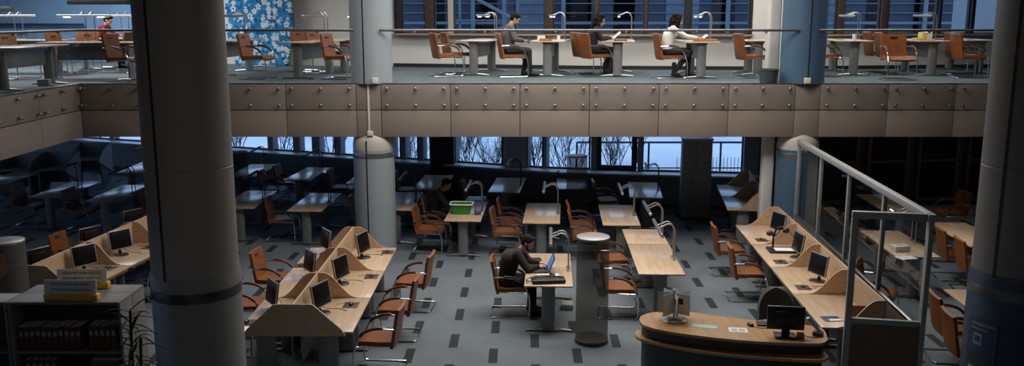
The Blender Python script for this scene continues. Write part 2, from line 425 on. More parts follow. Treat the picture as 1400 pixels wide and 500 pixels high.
# back wall, ground floor
PA = (Vector((-20.2, 30.45)), Vector((1.2, 22.0))); PB = (Vector((1.2, 22.0)), Vector((5.95, 21.3)))
def on_wall(px, z):
    for (a, b) in (PA, PB):
        lo, hi = 0.0, 1.0
        def pxof(s):
            p = a.lerp(b, s); return 700 + FPX * p.x / (p.y * math.cos(TH) + (CZ - z) * math.sin(TH))
        if pxof(0) <= px <= pxof(1) + .01:
            for _ in range(40):
                m = (lo + hi) / 2
                if pxof(m) < px: lo = m
                else: hi = m
            return a.lerp(b, lo)
    return PB[1]
def slab_between(mb, p, q, y0, y1, z0, z1):
    d = (q - p); L = d.length; a = math.atan2(d.y, d.x)
    mb.box(0, L, y0, y1, z0, z1, mat=Matrix.Translation((p.x, p.y, 0)) @ Matrix.Rotation(a, 4, 'Z'))
wb = MB()
for a, b in (PA, PB):
    slab_between(wb, a, b, 0, .25, 0, .86); slab_between(wb, a, b, 0, .25, 2.55, 3.12)
sl = MB()
for a, b in (PA, PB): slab_between(sl, a, b, -.36, .22, .86, .9)
struct(sl.build('trim_sill', 'silld'))
rad = MB()
for a, b in (PA, PB): slab_between(rad, a, b, -.02, 0, .0, .10)
struct(rad.build('baseboard_back', 'framed'))
panes = [(-60, 20, 0), (24, 100, 0), (105, 148, 0), (153, 215, 0), (220, 300, 0), (306, 366, 1), (372, 401, 0), (409, 427, 0), (436, 458, 0), (465, 485, 0), (490, 534, 0),
         (538, 548, 0), (554, 572, 0), (578, 589, 0), (623, 688, 0), (722, 744, 0), (747, 808, 2), (816, 872, 3), (879, 968, 2), (971, 1018, 2)]
prev = PA[0].copy()
for a, b, kind in panes:
    p = on_wall(a, 1.5); q = on_wall(b, 1.5)
    if (p - prev).length > .01: 
        if prev.x < 1.2 < p.x:
            c = Vector((1.2, 22.0)); slab_between(wb, prev, c, 0, .25, .86, 2.6); slab_between(wb, c, p, 0, .25, .86, 2.6)
        else: slab_between(wb, prev, p, 0, .25, .86, 2.6)
    window(p + Vector((0, .12)), q + Vector((0, .12)), .9, 2.55, 'framed', rail=None, fw=.13 if kind == 3 else .04)
    prev = q
slab_between(wb, prev, PB[1], 0, .25, .86, 2.6)
struct(wb.build('wall_back', 'walld'))
# dark glazed wall at the right end of the ground floor
wr = MB(); pr0 = Vector((5.95, 21.3)); pr1 = Vector((15.2, 22.6))
slab_between(wr, pr0, pr1, .12, .2, 0, 3.1)
struct(wr.build('wall_back_right', 'drkgrey'))
for k in range(7):
    p = pr0.lerp(pr1, k / 7 + .012); q = pr0.lerp(pr1, (k + 1) / 7 - .012)
    window(p, q, .12, 2.85, 'darkb', 'dglass', rail=1.15, fw=.09, dep=.12)
# gallery back wall
UP = [Vector(p) for p in ((-20.2, 28.6), (-6.1, 23.65), (-3, 22.9), (1.76, 21.8), (6.1, 21.45), (15.2, 23.0))]
def on_up(px, z):
    for a, b in zip(UP, UP[1:]):
        f = lambda s: 700 + FPX * a.lerp(b, s).x / (a.lerp(b, s).y * math.cos(TH) + (CZ - z) * math.sin(TH))
        if f(0) <= px <= f(1):
            lo, hi = 0, 1
            for _ in range(40):
                m = (lo + hi) / 2
                if f(m) < px: lo = m
                else: hi = m
            return a.lerp(b, lo)
    return UP[-1] if px > 700 else UP[0]
ug = MB(); ub = MB(); us = MB(); ubb = MB()
blue_end = on_up(200, 4.6)
slab_between(ub, UP[0], blue_end, 0, .2, FZ, 7.2)
struct(ub.build('wall_gallery_left', 'wallb'))
def runs(p_px0, p_px1):
    a = on_up(p_px0, 4.2); b = on_up(p_px1, 4.2)
    pts = [a] + [u for u in UP if a.x + .01 < u.x < b.x - .01] + [b]
    return list(zip(pts, pts[1:]))
for a, b in [(blue_end, UP[1])] + [(UP[1], on_up(537, 4.2))]: slab_between(ug, a, b, 0, .2, FZ, 7.2)
for a, b in runs(1028, 1130): slab_between(ug, a, b, 0, .2, FZ, 7.2)
for a, b in runs(537, 1028) + runs(1130, 1600):
    slab_between(ug, a, b, 0, .2, FZ, FZ + .80); slab_between(ug, a, b, 0, .2, 6.5, 7.2)
    slab_between(us, a, b, -.22, .2, FZ + .80, FZ + .84)
    slab_between(ubb, a, b, -.015, 0, FZ, FZ + .09)
struct(ug.build('wall_gallery_back', 'wallw'))
struct(us.build('trim_gallery_sill', 'sill'))
struct(ubb.build('baseboard_gallery', 'framed'))
mul = [(537, .03, 'framed'), (545, .13, 'framed'), (587, .22, 'frame'), (616, .13, 'framew'), (750, .2, 'frame'), (815, .1, 'frame'), (883, .07, 'frame'), (941, .13, 'framed'), (1027, .04, 'framed')]
mul2 = [(1131, .03, 'framed'), (1150, .17, 'frame'), (1210, .2, 'frame'), (1285, .08, 'framed'), (1330, .1, 'framed'), (1380, .1, 'framed')]
for seq in (mul, mul2):
    for (a, wa, ma), (b, wb_, mb_) in zip(seq, seq[1:]):
        p = on_up(a, 4.6); q = on_up(b, 4.6); d = (q - p).normalized(); off = Vector((-d.y, d.x)) * .1
        w = window(p + d * wa / 2 + off, q - d * wb_ / 2 + off, FZ + .84, 6.5, 'framed', fw=.03)
        ang = math.atan2(d.y, d.x); L = (q - p).length - wa / 2
        MB().box(L - wb_ / 2, L + wb_ / 2, -.12, .10, FZ + .84, 6.5, .01).build('mullion', mb_, w)
# ---- gallery edge: fascia cladding with joints
fa = MB(); ln = MB()
ln.box(-8.55, 15.2, 17.24, 17.5, 2.38, 3.39); ln.box(-8.55, -8.34, 2, 17.3, 2.38, 3.39)
struct(ln.build('trim_fascia_core', 'cladline'))
edges = [-8.3] + [xat(p, 17.2, 3.1) for p in (199, 295, 391, 487, 521, 616, 711, 806, 901, 996, 1087, 1121, 1214, 1306, 1400, 1500)] + [15.2]
G0 = .006
for a, b in zip(edges, edges[1:]):
    fa.box(a + G0, b - G0, 17.2, 17.26, 2.375, 2.885, .004); fa.box(a + G0, b - G0, 17.2, 17.26, 2.90, FZ, .004)
yl = [17.2 - 1.5 * k for k in range(11)]
for b, a in zip(yl, yl[1:]):
    fa.box(-8.36, -8.3, a + G0, b - G0, 2.375, 2.885, .004); fa.box(-8.36, -8.3, a + G0, b - G0, 2.90, FZ, .004)
struct(fa.build('trim_fascia', 'clad'))
struct(MB().box(-8.3, 15.2, 17.19, 17.3, FZ, FZ + .012).box(-8.36, -8.27, 2, 17.2, FZ, FZ + .012).build('trim_gallery_edge', 'steel'))
# ---- glass balustrade: panels held off the fascia by studs
def studs(L):
    return [(x, z) for x in (.12, L / 2, L - .12) for z in (2.99, 3.31)]
def glass_panel(loc, rz, L, label):
    r = thing('glass_panel', label, 'balustrade panel', loc, rz, 'glass balustrade panels along the gallery')
    MB().box(.006, L - .006, -.006, .006, 2.90, 4.38, .002).build('pane', 'glass', r)
    for x, z in studs(L):
        m = MB(); m.lathe([(.012, 0), (.024, .004), (.03, .01), (.03, .022), (.012, .022), (.012, .062), (.026, .062), (.026, .07)], 14, cap=True)
        m.xf(Matrix.Translation((x, -.024, z)) @ Matrix.Rotation(R(-90), 4, 'X'))
        m.build('clamp', 'band', r)
    return r
GY = 17.13
lab = {0: 'glass panel at the inner corner of the gallery, left of the big front column', 1: 'glass panel partly hidden behind the big front column on the left',
       2: 'glass panel just right of the big front column, below the blue flower mosaic', 3: 'glass panel left of the pale middle column, with a reflection at its left end',
       5: 'glass panel just right of the pale middle column', 6: 'glass panel below the man in a grey jumper', 7: 'glass panel below the long haired woman in black',
       8: 'glass panel below the gap between the two seated women', 9: 'glass panel below the woman in a white blouse', 10: 'glass panel ending at the blue column, beside the waste bin',
       12: 'glass panel just right of the blue gallery column', 13: 'glass panel below the brown chair that faces out over it', 14: 'glass panel running behind the dark front column on the right'}
for i, (a, b) in enumerate(zip(edges, edges[1:])):
    if i in lab: glass_panel((a, GY, 0), 0, b - a, lab[i])
for k, l in ((0, 'glass panel on the left gallery, ending at the inner corner'), (1, 'glass panel on the left gallery at the left edge of the photo')):
    glass_panel((-8.23, yl[k + 1], 0), R(90), 1.5, l)
def handrail(pts, label, posts=()):
    r = thing('handrail', label, 'handrail', pts[0], 0, 'gallery handrails')
    P0 = Vector(pts[0]); m = MB(); m.tube([Vector(p) - P0 for p in pts], .023, 12); m.build('rail', 'rail', r)
    for p in posts:
        q = Vector(p) - P0; MB().box(q.x - .02, q.x + .02, q.y - .02, q.y + .02, -.055, -.02, .004).build('glass_clip', 'steel', r)
    return r
RZ = 4.41
def clips(i0, i1): return [((edges[i] + edges[i + 1]) / 2, GY, RZ) for i in range(i0, i1)]
handrail([(-8.23, GY, RZ), (xat(483, 17.1, RZ), GY, RZ)], 'steel handrail between the inner corner and the pale middle column', clips(0, 4))
handrail([(xat(518, 17.1, RZ), GY, RZ), (xat(1094, 17.1, RZ), GY, RZ)], 'long steel handrail in front of the three readers', clips(5, 11))
handrail([(xat(1121, 17.1, RZ), GY, RZ), (15, GY, RZ)], 'steel handrail right of the blue gallery column', clips(12, 15))
handrail([(-8.23, 6, RZ), (-8.23, GY, RZ)], 'steel handrail along the left gallery', [(-8.23, y - .75, RZ) for y in yl[:6]])
# ---- columns
def column(x, y, label, upper, lower, cap, r=.40, wide=.405, seam=250, zb=2.05, through=False):
    c = thing('column', label, 'column', (x, y, 0))
    if through:
        prof = [(wide, 0), (wide, zb + .08), (wide - .005, zb + .12), (r, zb + .15), (r, 7.2)]
        lo = [(wide, 0), (wide, zb + .09), (wide - .012, zb + .11), (r, zb + .13)]
        MB().lathe(lo, 48).build('lower_shaft', lower, c)
        MB().lathe([(r, zb + .13), (r, 3.30), (r - .006, 3.305), (r - .006, 3.312), (r, 3.317), (r, 7.2)], 48).build('upper_shaft', upper, c)
    else:
        MB().lathe([(wide, 0), (wide, zb + .06)], 48).build('lower_shaft', lower, c)
        MB().lathe([(wide, zb + .06), (wide, zb + .13), (wide * .985, zb + .2), (wide * .93, zb + .28), (wide * .8, zb + .36), (wide * .62, zb + .42), (.2, 2.48), (.2, 2.9)], 48).build('capital', cap, c)
        MB().lathe([(r, FZ), (r, 7.2)], 48).build('upper_shaft', upper, c)
    MB().lathe([(wide + .002, zb - .10), (wide + .004, zb - .095), (wide + .004, zb - .005), (wide + .002, zb)], 48, cap=False).build('band', 'colband' if through else 'band', c)
    a = R(seam); g = MB(); rr = r if through else wide
    g.box(rr - .02, rr + .004, -.012, .012, 0, 2.3 if not through else 2.1); g.box(r - .02, r + .004, -.012, .012, FZ if not through else 2.1, 7.2)
    g.xf(Matrix.Rotation(a, 4, 'Z')); g.build('groove', 'groove', c)
    return c
column(-3.04, 8.3, 'big dark round column in the left foreground, taupe above and grey below', 'coltaupe', 'colgrey', 'coltaupe', .40, .415, 247, zb=2.17, through=True)
column(4.86, 8.3, 'big dark round column in the right foreground, navy below', 'colshaded', 'colnavy', 'colshaded', .40, .415, 212, zb=2.17, through=True)
column(xat(511, 17.5, 2), 17.52, 'pale blue round column in the middle with a white conduit', 'colpale', 'colpale', 'colcream', .40, .405, 258)
column(xat(1097, 17.5, 3.6), 17.52, 'blue painted round column behind the glass partition', 'colblue', 'colblue', 'colcream', .42, .40, 268)
# wall posts
struct(MB().box(4.99, 5.23, 17.58, 17.8, 0, 2.9, .05, 3).build('trim_post', 'wallw'))
struct(MB().box(4.99, 5.23, 17.62, 17.84, FZ, 7.2, .05, 3).build('trim_gallery_post', 'wallw'))
p0 = on_wall(590, 1.5); struct(MB().box(p0.x, p0.x + .62, p0.y - .52, p0.y - .3, 0, 2.9, .01).build('trim_dark_post', 'framed'))
p0 = on_wall(690, 1.5); struct(MB().box(p0.x, p0.x + .55, p0.y - .25, p0.y - .02, .9, 2.9, .01).build('trim_blue_post', 'colpale'))
p0 = on_wall(548, 1.5)
# conduit and little boxes
t = thing('cable_conduit', 'thin white cable conduit running down the fascia at the middle column', 'conduit', (xat(504, 17.18, 2.9), 17.185, 0))
MB().box(-.02, .02, -.012, .014, 2.46, FZ + .1, .006).build('channel', 'white', t)
MB().box(-.035, .075, -.05, .014, 2.40, 2.49, .008).build('junction_box', 'white', t)
for x, y, l in ((xat(513, 17.1, 3.45), 17.08, 'small white socket box at the foot of the pale gallery column'), (xat(1103, 17.1, 3.45), 17.06, 'small white socket box at the foot of the blue gallery column')):
    b = thing('socket_box', l, 'socket box', (x, y, FZ + .012)); MB().box(-.06, .06, -.03, .03, 0, .11, .01).build('housing', 'white', b); MB().box(-.04, .04, -.034, -.03, .02, .09).build('cover', 'paper', b)
# mosaic
mx, my = xat(350, 23.0, 4.5), 23.3
mo = thing('flower_mosaic', 'tall rounded panel of blue and white flower mosaic', 'mosaic', (mx, my, FZ), R(-14))
prof = []
for k in range(13):
    t_ = k / 12; z = t_ * 2.5; w = .93 - .22 * abs(2 * t_ - 1) ** 2.2
    prof.append((w, z))
pol = [(w, z) for w, z in prof] + [(-w, z) for w, z in prof[::-1]]
MB().prism(pol, -.05, .05, 'y').build('mosaic_panel', 'mosaic', mo)
MB().prism([(x * 1.02, z * 1.0) for x, z in pol], .05, .09, 'y').build('backing', 'steel', mo)
MB().box(-.5, .5, -.14, .16, -.0, .02, .005).build('foot_plate', 'steel', mo)
# blue wall rail
hr = thing('wall_handrail', 'dark blue handrail on brackets along the blue wall', 'handrail')
a = on_up(-60, 4.3); b = on_up(150, 4.3); d = (b - a).normalized(); nrm_ = Vector((d.y, -d.x))
pa = a + nrm_ * .12; pb = b + nrm_ * .12
hr.location = (pa.x, pa.y, 0); hr.rotation_euler = (0, 0, math.atan2(d.y, d.x)); L = (pb - pa).length
MB().tube([(0, 0, 4.42), (L * .86, 0, 4.42)], .035, 10).build('rail', 'colnavy', hr)
for k in range(5):
    MB().box(L * (.06 + .2 * k) - .16, L * (.06 + .2 * k) + .16, -.02, .12, 4.2, 4.25, .01).build('bracket', 'colnavy', hr)
# ================================================================ OUTDOORS
struct(MB().prism([(-70, 30.8), (-20.6, 30.8), (1.2, 22.4), (5.95, 21.7), (15.4, 23), (70, 23), (70, 90), (-70, 90)], -.9, -.4).build('ground_snow', 'snow'))
bd = thing('office_building', 'blue grey building opposite with pale bands, seen through the gallery windows', 'building', (4, 56, -.4))
MB().box(-13, 40, 0, 10, 0, 9).build('wall', 'facade', bd)
for k, z in enumerate((3.3, 4.12, 4.78, 5.35)): MB().box(-13, 40, -.3, 0, z + .4, z + (.56 if k == 1 else .45)).build('band', 'facadel', bd)
for k in range(17):
    x = -12.5 + 3 * k + random.uniform(-.3, .3)
    w = MB().box(x, x + random.uniform(1.2, 2.2), -.08, .0, 3.9, 6.2).build('window', 'facadel' if k % 3 == 0 else 'dglass', bd)
for x in (-6.5, -4.6, -1, 9, 12, 13.5, 21):
    MB().box(x, x + .25, -.7, -.6, 3.2, 7).build('post', 'facadel', bd)
st = thing('fire_stair', 'pale outdoor steel stair zigzagging against the opposite building', 'stair', (xat(668, 50, 4.7), 50, -.4))
for s in (0, .9):
    m = MB()
    for k in range(6):
        x0, x1 = (-1.5, 1.5) if k % 2 == 0 else (1.5, -1.5); z0 = k * 1.6
        m.tube([(x0, s, z0), (x1, s, z0 + 1.6)], .10, 6)
    m.build('stringer', 'facadel', st)
for x in (-1.6, 1.6): MB().box(x - .07, x + .07, .3, .44, 0, 9.6).build('post', 'facadel', st)
for k in range(7): MB().box(-2.2, 2.2, 0, 1, k * 1.6 - .03, k * 1.6 + .03).build('landing', 'facadel', st)
# railing outside the right hand windows
rl = thing('garden_railing', 'dark outdoor railing with upright bars on the snow', 'railing', (2.4, 24.6, -.4))
MB().tube([(-.6, 0, 1.62), (8, 0, 1.62)], .03, 6).tube([(-.6, 0, .9), (8, 0, .9)], .02, 6).build('rail', 'black', rl)
m = MB()
for k in range(60): m.tube([(2.2 + k * .1, 0, .0), (2.2 + k * .1, 0, 1.2)], .008, 4)
m.build('bars', 'black', rl)
for k in range(5): MB().tube([(-.6 + 2 * k, 0, 0), (-.6 + 2 * k, 0, 1.62)], .03, 6).build('post', 'black', rl)
def bare_tree(x, y, h, label, seed):
    rn = random.Random(seed); m = MB()
    def grow(p, d, L, r, lv):
        n = 3; pts = [p]; q = Vector(p); dd = Vector(d)
        for i in range(n):
            dd = (dd + Vector((rn.uniform(-.2, .2), rn.uniform(-.2, .2), rn.uniform(-.03, .16)))).normalized(); q = q + dd * L / n; pts.append(q.copy())
        m.tube(pts, [r * (1 - .5 * i / n) for i in range(n + 1)], 5 if lv < 1 else 3, cap=False)
        if lv >= 3: return
        for k in range(4):
            t = rn.uniform(.2, 1); b = pts[max(1, min(int(t * n + .5), n))]
            nd = (dd * .8 + Vector((rn.uniform(-1, 1), rn.uniform(-1, 1), rn.uniform(-.1, .8))) * .7).normalized()
            grow(b, nd, L * rn.uniform(.5, .7), max(r * .55, .0045), lv + 1)
    m.tube([(0, 0, -.02), (0, 0, .12)], [.09, .05], 6)
    for k in range(5):
        a = 6.28 * k / 5 + rn.uniform(-.4, .4); sp_ = rn.uniform(.1, .5)
        grow(Vector((0, 0, .05)), Vector((math.cos(a) * sp_, math.sin(a) * sp_, 1)).normalized(), h * .5, .022, 0)
    o = m.build('bare_tree', 'bark', None); o.location = (x, y, -.42)
    return tag(o, label, 'tree', 'bare trees in the snow outside')
tl = [(130, 34, 'leftmost bare tree in the snow, beyond the far left windows'), (325, 30, 'bare shrubby tree outside the window left of the tall dark mesh cylinder'), (385, 30.5, 'bare tree outside the narrow window left of the middle column'),
      (452, 29, 'bare tree outside the window nearest left of the middle column'), (562, 28, 'bare tree outside the window right of the middle column'), (640, 28.4, 'bare tree at the left of the wide centre window'),
      (676, 26.2, 'bare tree at the right of the wide centre window'), (733, 28.6, 'bare tree outside the narrow window right of the blue grey post'), (778, 25.6, 'bare tree behind the tall dark mesh cylinder by the wall'), (840, 27.6, 'bare tree outside the thick framed window'), (872, 31, 'bare tree at the edge of the snowy slope')]
for i, (px, Y, l) in enumerate(tl): bare_tree(xat(px, Y, 1.2), Y, 2.3 + .2 * (i % 3), l, i + 3)
# ================================================================ CHAIRS
def make_chair(label, group):
    t = thing('cantilever_chair', label, 'chair', (0, 0, 0), 0, group)
    # seat: swept section, waterfall front
    sec = [(-.235, .455), (-.10, .448), (.08, .452), (.18, .455), (.235, .435), (.255, .405)]
    W = .255
    grid = []
    for x, z in sec: grid.append([(x, y, z - .012 * (1 - (y / W) ** 2)) for y in (-W, -W * .9, -W * .5, 0, W * .5, W * .9, W)])
    MB().sheet(grid, .055).build('seat', 'leather', t, smooth=50)
    # backrest: curved leaning pad that runs down past the seat
    bs = [(-.215, .385), (-.235, .45), (-.252, .55), (-.268, .66), (-.288, .78), (-.306, .875), (-.318, .915)]
    grid = []
    for i, (x, z) in enumerate(bs):
        w = W * (1.0 if i < 5 else (.99, .95)[i - 5])
        grid.append([(x - .022 * (1 - (y / w) ** 2), y, z) for y in (-w, -w * .92, -w * .5, 0, w * .5, w * .92, w)])
    b = MB().sheet(grid, .042).build('backrest', 'leather', t, smooth=50)
    sl = MB(); sl.box(-.346, -.276, -.07, .07, .838, .862, .01, 3); sl.build('grip_slot', 'groove', b)
    half = [(-0.282, .272, .655), (-.12, 0.282, .662), (.03, 0.285, .645), (.13, 0.285, .60), (.205, 0.285, .525), (.245, 0.285, .43), (0.278, 0.285, .30), (0.280, 0.285, .10), (0.270, 0.285, .035), (.215, 0.282, .013), (0, 0.280, .012), (-0.280, 0.278, .012), (-.31, 0.270, .012), (-.335, .21, .012)]
    P = smoothpath(half, 4); Q = [Vector((p.x, -p.y, p.z)) for p in P[::-1]]
    f = MB().tube(P + Q, .0125, 8)
    f.tube([(.15, -0.282, .412), (.15, 0.282, .412)], .011, 6); f.tube([(-.21, -.24, .41), (.24, -0.282, .41)], .009, 6); f.tube([(-.21, .24, .41), (.24, 0.282, .41)], .009, 6)
    f.build('frame', 'chrome', t)
    for s in (1, -1):
        ap = smoothpath([(-.12, 0.282 * s, .672), (-.06, 0.284 * s, .674), (.05, 0.285 * s, .652), (.135, 0.285 * s, .61), (.19, 0.285 * s, .555)], 4)
        MB().tube(ap, [.016] + [.021] * (len(ap) - 2) + [.014], 8).build('arm_pad', 'pad', t)
    return t
CH = [None]
def chair(x, y, deg, label, group, z=0):
    if CH[0] is None:
        c = make_chair(label, group); CH[0] = c
        c.location = (x, y, z); c.rotation_euler = (0, 0, R(deg)); return c
    return dup(CH[0], (x, y, z), R(deg), label, group)
# ================================================================ TABLES AND LAMPS
TW, TL = .72, 1.85
def make_table(label, group, L=TL):
    t = thing('reading_table', label, 'table', (0, 0, 0), 0, group)
    MB().box(-TW / 2, TW / 2, -L / 2, L / 2, .727, .752, .006, 2).build('tabletop', 'wood', t)
    for s in (-1, 1):
        m = MB(); y = s * (L / 2 - .14)
        m.prism([(.10 * math.cos(a) if True else 0, .055 * math.sin(a)) for a in [2 * math.pi * k / 20 for k in range(20)]], .03, .70, 'z')
        m.box(-.11, .11, -.06, .06, .69, .727)
        m.xf(Matrix.Translation((0, y, 0)))
        lg = m.build('leg', 'greymetal', t)
        f = MB(); pts = [(-.345, y, .016), (-.2, y, .03), (0, y, .038), (.2, y, .03), (.345, y, .016)]
        f.tube(smoothpath(pts, 3), [.018 + .012 * math.sin(math.pi * i / 12) for i in range(13)], 8, ry=.75)
        f.build('foot', 'steel', lg)
    MB().box(-.05, .05, -L / 2 + .2, L / 2 - .2, .665, .727, .01).build('beam', 'greymetal', t)
    MB().box(-.012, .012, -L / 2 + .24, L / 2 - .24, .38, .665, .004).build('modesty_panel', 'greymetal', t)
    return t
TB = {}
def table(x, y, deg, label, group, z=0, L=TL):
    if L not in TB:
        t = make_table(label, group, L); TB[L] = t
        t.location = (x, y, z); t.rotation_euler = (0, 0, R(deg)); return t
    return dup(TB[L], (x, y, z), R(deg), label, group)
def make_lamp(label, group, lit=False, dark=False):
    "arched twin-stem lamp: base at the origin, long head along y, overhanging towards -x"
    t = thing('desk_lamp', label, 'lamp', (0, 0, 0), 0, group)
    mat = 'lampdark' if dark else 'lampgrey'
    MB().box(-.03, .03, -.13, .13, 0, .018, .006).build('base', mat, t)
    for s in (-.09, .09):
        pts = [(0, s, .01), (0, s, .25), (0, s, .46)] + [(-.11 + .11 * math.cos(a), s, .46 + .14 * math.sin(a)) for a in [math.pi * k / 10 for k in range(1, 8)]] + [(-.225, s, .555), (-.27, s, .535)]
        MB().tube(pts, .011, 8).build('stem', mat, t)
    h = MB().tube([(-.28, -.55, .525), (-.28, -.54, .525), (-.28, .54, .525), (-.28, .55, .525)], [.018, .029, .029, .018], 12, ry=.85).build('lamp_head', mat, t)
    for y in ((-.34, .34) if lit else ()):
        MB().box(-.30, -.26, y - .07, y + .07, .492, .500, .003).build('bulb', 'lampglow', h)
    if not lit: MB().box(-.298, -.262, -.45, .45, .494, .500, .002).build('diffuser', 'silver', h)
    return t
LP = {}
def lamp(x, y, deg, z, label, group, lit=False, dark=False):
    k = (lit, dark)
    if k not in LP:
        t = make_lamp(label, group, lit, dark); LP[k] = t
        t.location = (x, y, z); t.rotation_euler = (0, 0, R(deg)); return t
    return dup(LP[k], (x, y, z), R(deg), label, group)
def local(cx, cy, deg, lx, ly):
    a = R(deg); return cx + lx * math.cos(a) - ly * math.sin(a), cy + lx * math.sin(a) + ly * math.cos(a)
GT = 'reading tables on the ground floor'; GL = 'desk lamps on the ground floor tables'; GC = 'brown chairs at the ground floor tables'
# ground floor tables: front-edge middle, angle, lamp flags, label
GTAB = {
 'man': (.54, 12.74, -2.5, 'table in the aisle where the man in a dark suit sits with a laptop', 'lamp over the open laptop and black bag'),
 'back': (.565, 16.83, -3.5, 'table directly behind the man in the dark suit, empty', 'lamp on the empty table behind the man in the dark suit'),
 'basket': (-.97, 17.01, -3.0, 'table carrying the green plastic basket', 'lamp behind the green basket'),
 'mid': (2.1, 16.66, -2.6, 'empty table behind the smoked mesh cylinder', 'lamp on the empty table beyond the smoked mesh cylinder'),
 'pair': (2.325, 13.36, -2.0, 'nearer table of the pair set end to end right of the mesh cylinder', 'nearer lamp of the pair of tables set end to end'),
 'short': (2.39, 15.235, -1.6, 'short table joined to the far end of the nearest aisle table on the right', 'lamp on the short joined table', 1.08),
 'far_mid': (-.19, 19.86, -5.5, 'bluish table in the dim row below the wide centre window', 'lamp arching in front of the wide centre window'),
 'far_left': (-1.94, 20.24, -3.5, 'dim table beside the dark post, right of the pale middle column', None),
 'column': (-2.42, 18.02, -2, 'table half hidden behind the pale middle column', 'lamp beside the pale middle column, right of it'),
 'far_right': (2.95, 19.27, -6, 'blue lit table below the snowy window, left of the grey cabinet', 'thin lamp in front of the snowy window'),
 'far_cyl': (1.38, 20.25, -3, 'table mostly hidden behind the far dark mesh cylinder', None, 1.6),
 'left_a': (-4.26, 17.92, -2, 'blue lit table left of the middle column, nearest of those there', 'dark lamp on the blue lit table nearest left of the middle column'),
 'left_b': (-5.72, 18.2, -0, 'blue lit table just right of the big left column', 'dark lamp just right of the big left column'),
 'left_c': (-5.22, 21.38, -6, 'narrow blue table further back between the left column and the middle column', 'dark lamp below the windows left of the middle column'),
 'left_d': (-6.7, 21.88, -1, 'blue table behind the dark mesh cylinder near the left windows', 'dark lamp beside the dark mesh cylinder near the left windows'),
 'left_e': (-3.6, 20.9, -3, 'table peeking out at the left edge of the pale middle column', None),
 'wing_a': (-10.3, 19.35, -1.5, 'long bluish table under the left gallery, nearer the photo edge', 'thin dark lamp on the long bluish table nearer the left edge'),
 'wing_b': (-8.85, 18.9, -0, 'bluish table under the left gallery next to the big column', 'thin dark lamp on the bluish table next to the big left column'),
 'wing_c': (-9.75, 22.4, -0, 'distant bluish table close to the left windows', 'flat dark lamp on the distant table close to the left windows'),
 'wing_d': (-12.45, 20.9, -2, 'bluish table cut by the left edge of the photo', None),
}
TPOS = {}
for k, v in GTAB.items():
    L = v[5] if len(v) > 5 else TL
    x0, y0, a = v[:3]
    cx, cy = local(x0, y0, a, 0, L / 2)
    TPOS[k] = (cx, cy, a)
    table(cx, cy, a, v[3], GT, 0, L)
    if v[4]:
        lx, ly = local(cx, cy, a, .31, 0)
        lamp(lx, ly, a, .752, v[4], GL, dark=k.startswith(('left', 'wing', 'column', 'far')))
def bychair(k, dy, push, label, deg=0):
    "a chair on the left side of a table, dy along it from its middle, push = gap of seat centre outside the edge"
    cx, cy, a = TPOS[k]
    x, y = local(cx, cy, a, -TW / 2 - push, dy)
    return chair(x, y, a + deg, label, GC)
bychair('man', .05, .22, 'brown chair in which the man in a dark suit sits', 1)
bychair('basket', -.38, .35, 'brown chair beside the green basket, the nearer one', -2)
bychair('basket', .52, .30, 'brown chair beside the green basket, the one behind', 2)
bychair('back', -.40, .33, 'brown chair behind the suited man, the nearer of two', -2)
bychair('back', .55, .27, 'brown chair behind the suited man, the further of two', 1)
bychair('mid', -.45, .32, 'brown chair above the mesh cylinder, the nearer of two', 0)
bychair('mid', .42, .34, 'brown chair above the mesh cylinder, the further of two', 2)
bychair('pair', -.62, .26, 'brown chair right of the mesh cylinder, closest to the counter', -3)
bychair('short', -.42, .22, 'brown chair right of the mesh cylinder, second from the counter', 2)
bychair('left_a', -.30, .26, 'brown chair in the gloom left of the nearest blue lit table', 4)
bychair('column', -.25, .36, 'brown chair peeking out left of the pale middle column', 0)
bychair('left_c', .35, .32, 'dark chair left of the narrow blue table, further back', 0)
bychair('left_c', -.55, .38, 'dark chair left of the narrow blue table, nearer', 3)
bychair('left_e', .15, .34, 'dark chair just left of the table behind the middle column', 0)
bychair('wing_a', -.45, .26, 'dark chair at the long bluish table nearer the left edge', -4)
bychair('wing_b', -.35, .34, 'dark chair between the two bluish tables under the left gallery', -6)
chair(-7.9, 19.45, -2, 'dark chair right against the big left column', GC)
bychair('far_left', .5, .34, 'dark chair left of the dim table beside the dark post', 0)
bychair('far_mid', -.35, .34, 'dark chair left of the bluish table below the wide centre window', 0)
bychair('far_right', .2, .5, 'dark chair left of the blue lit table below the snowy window', 8)
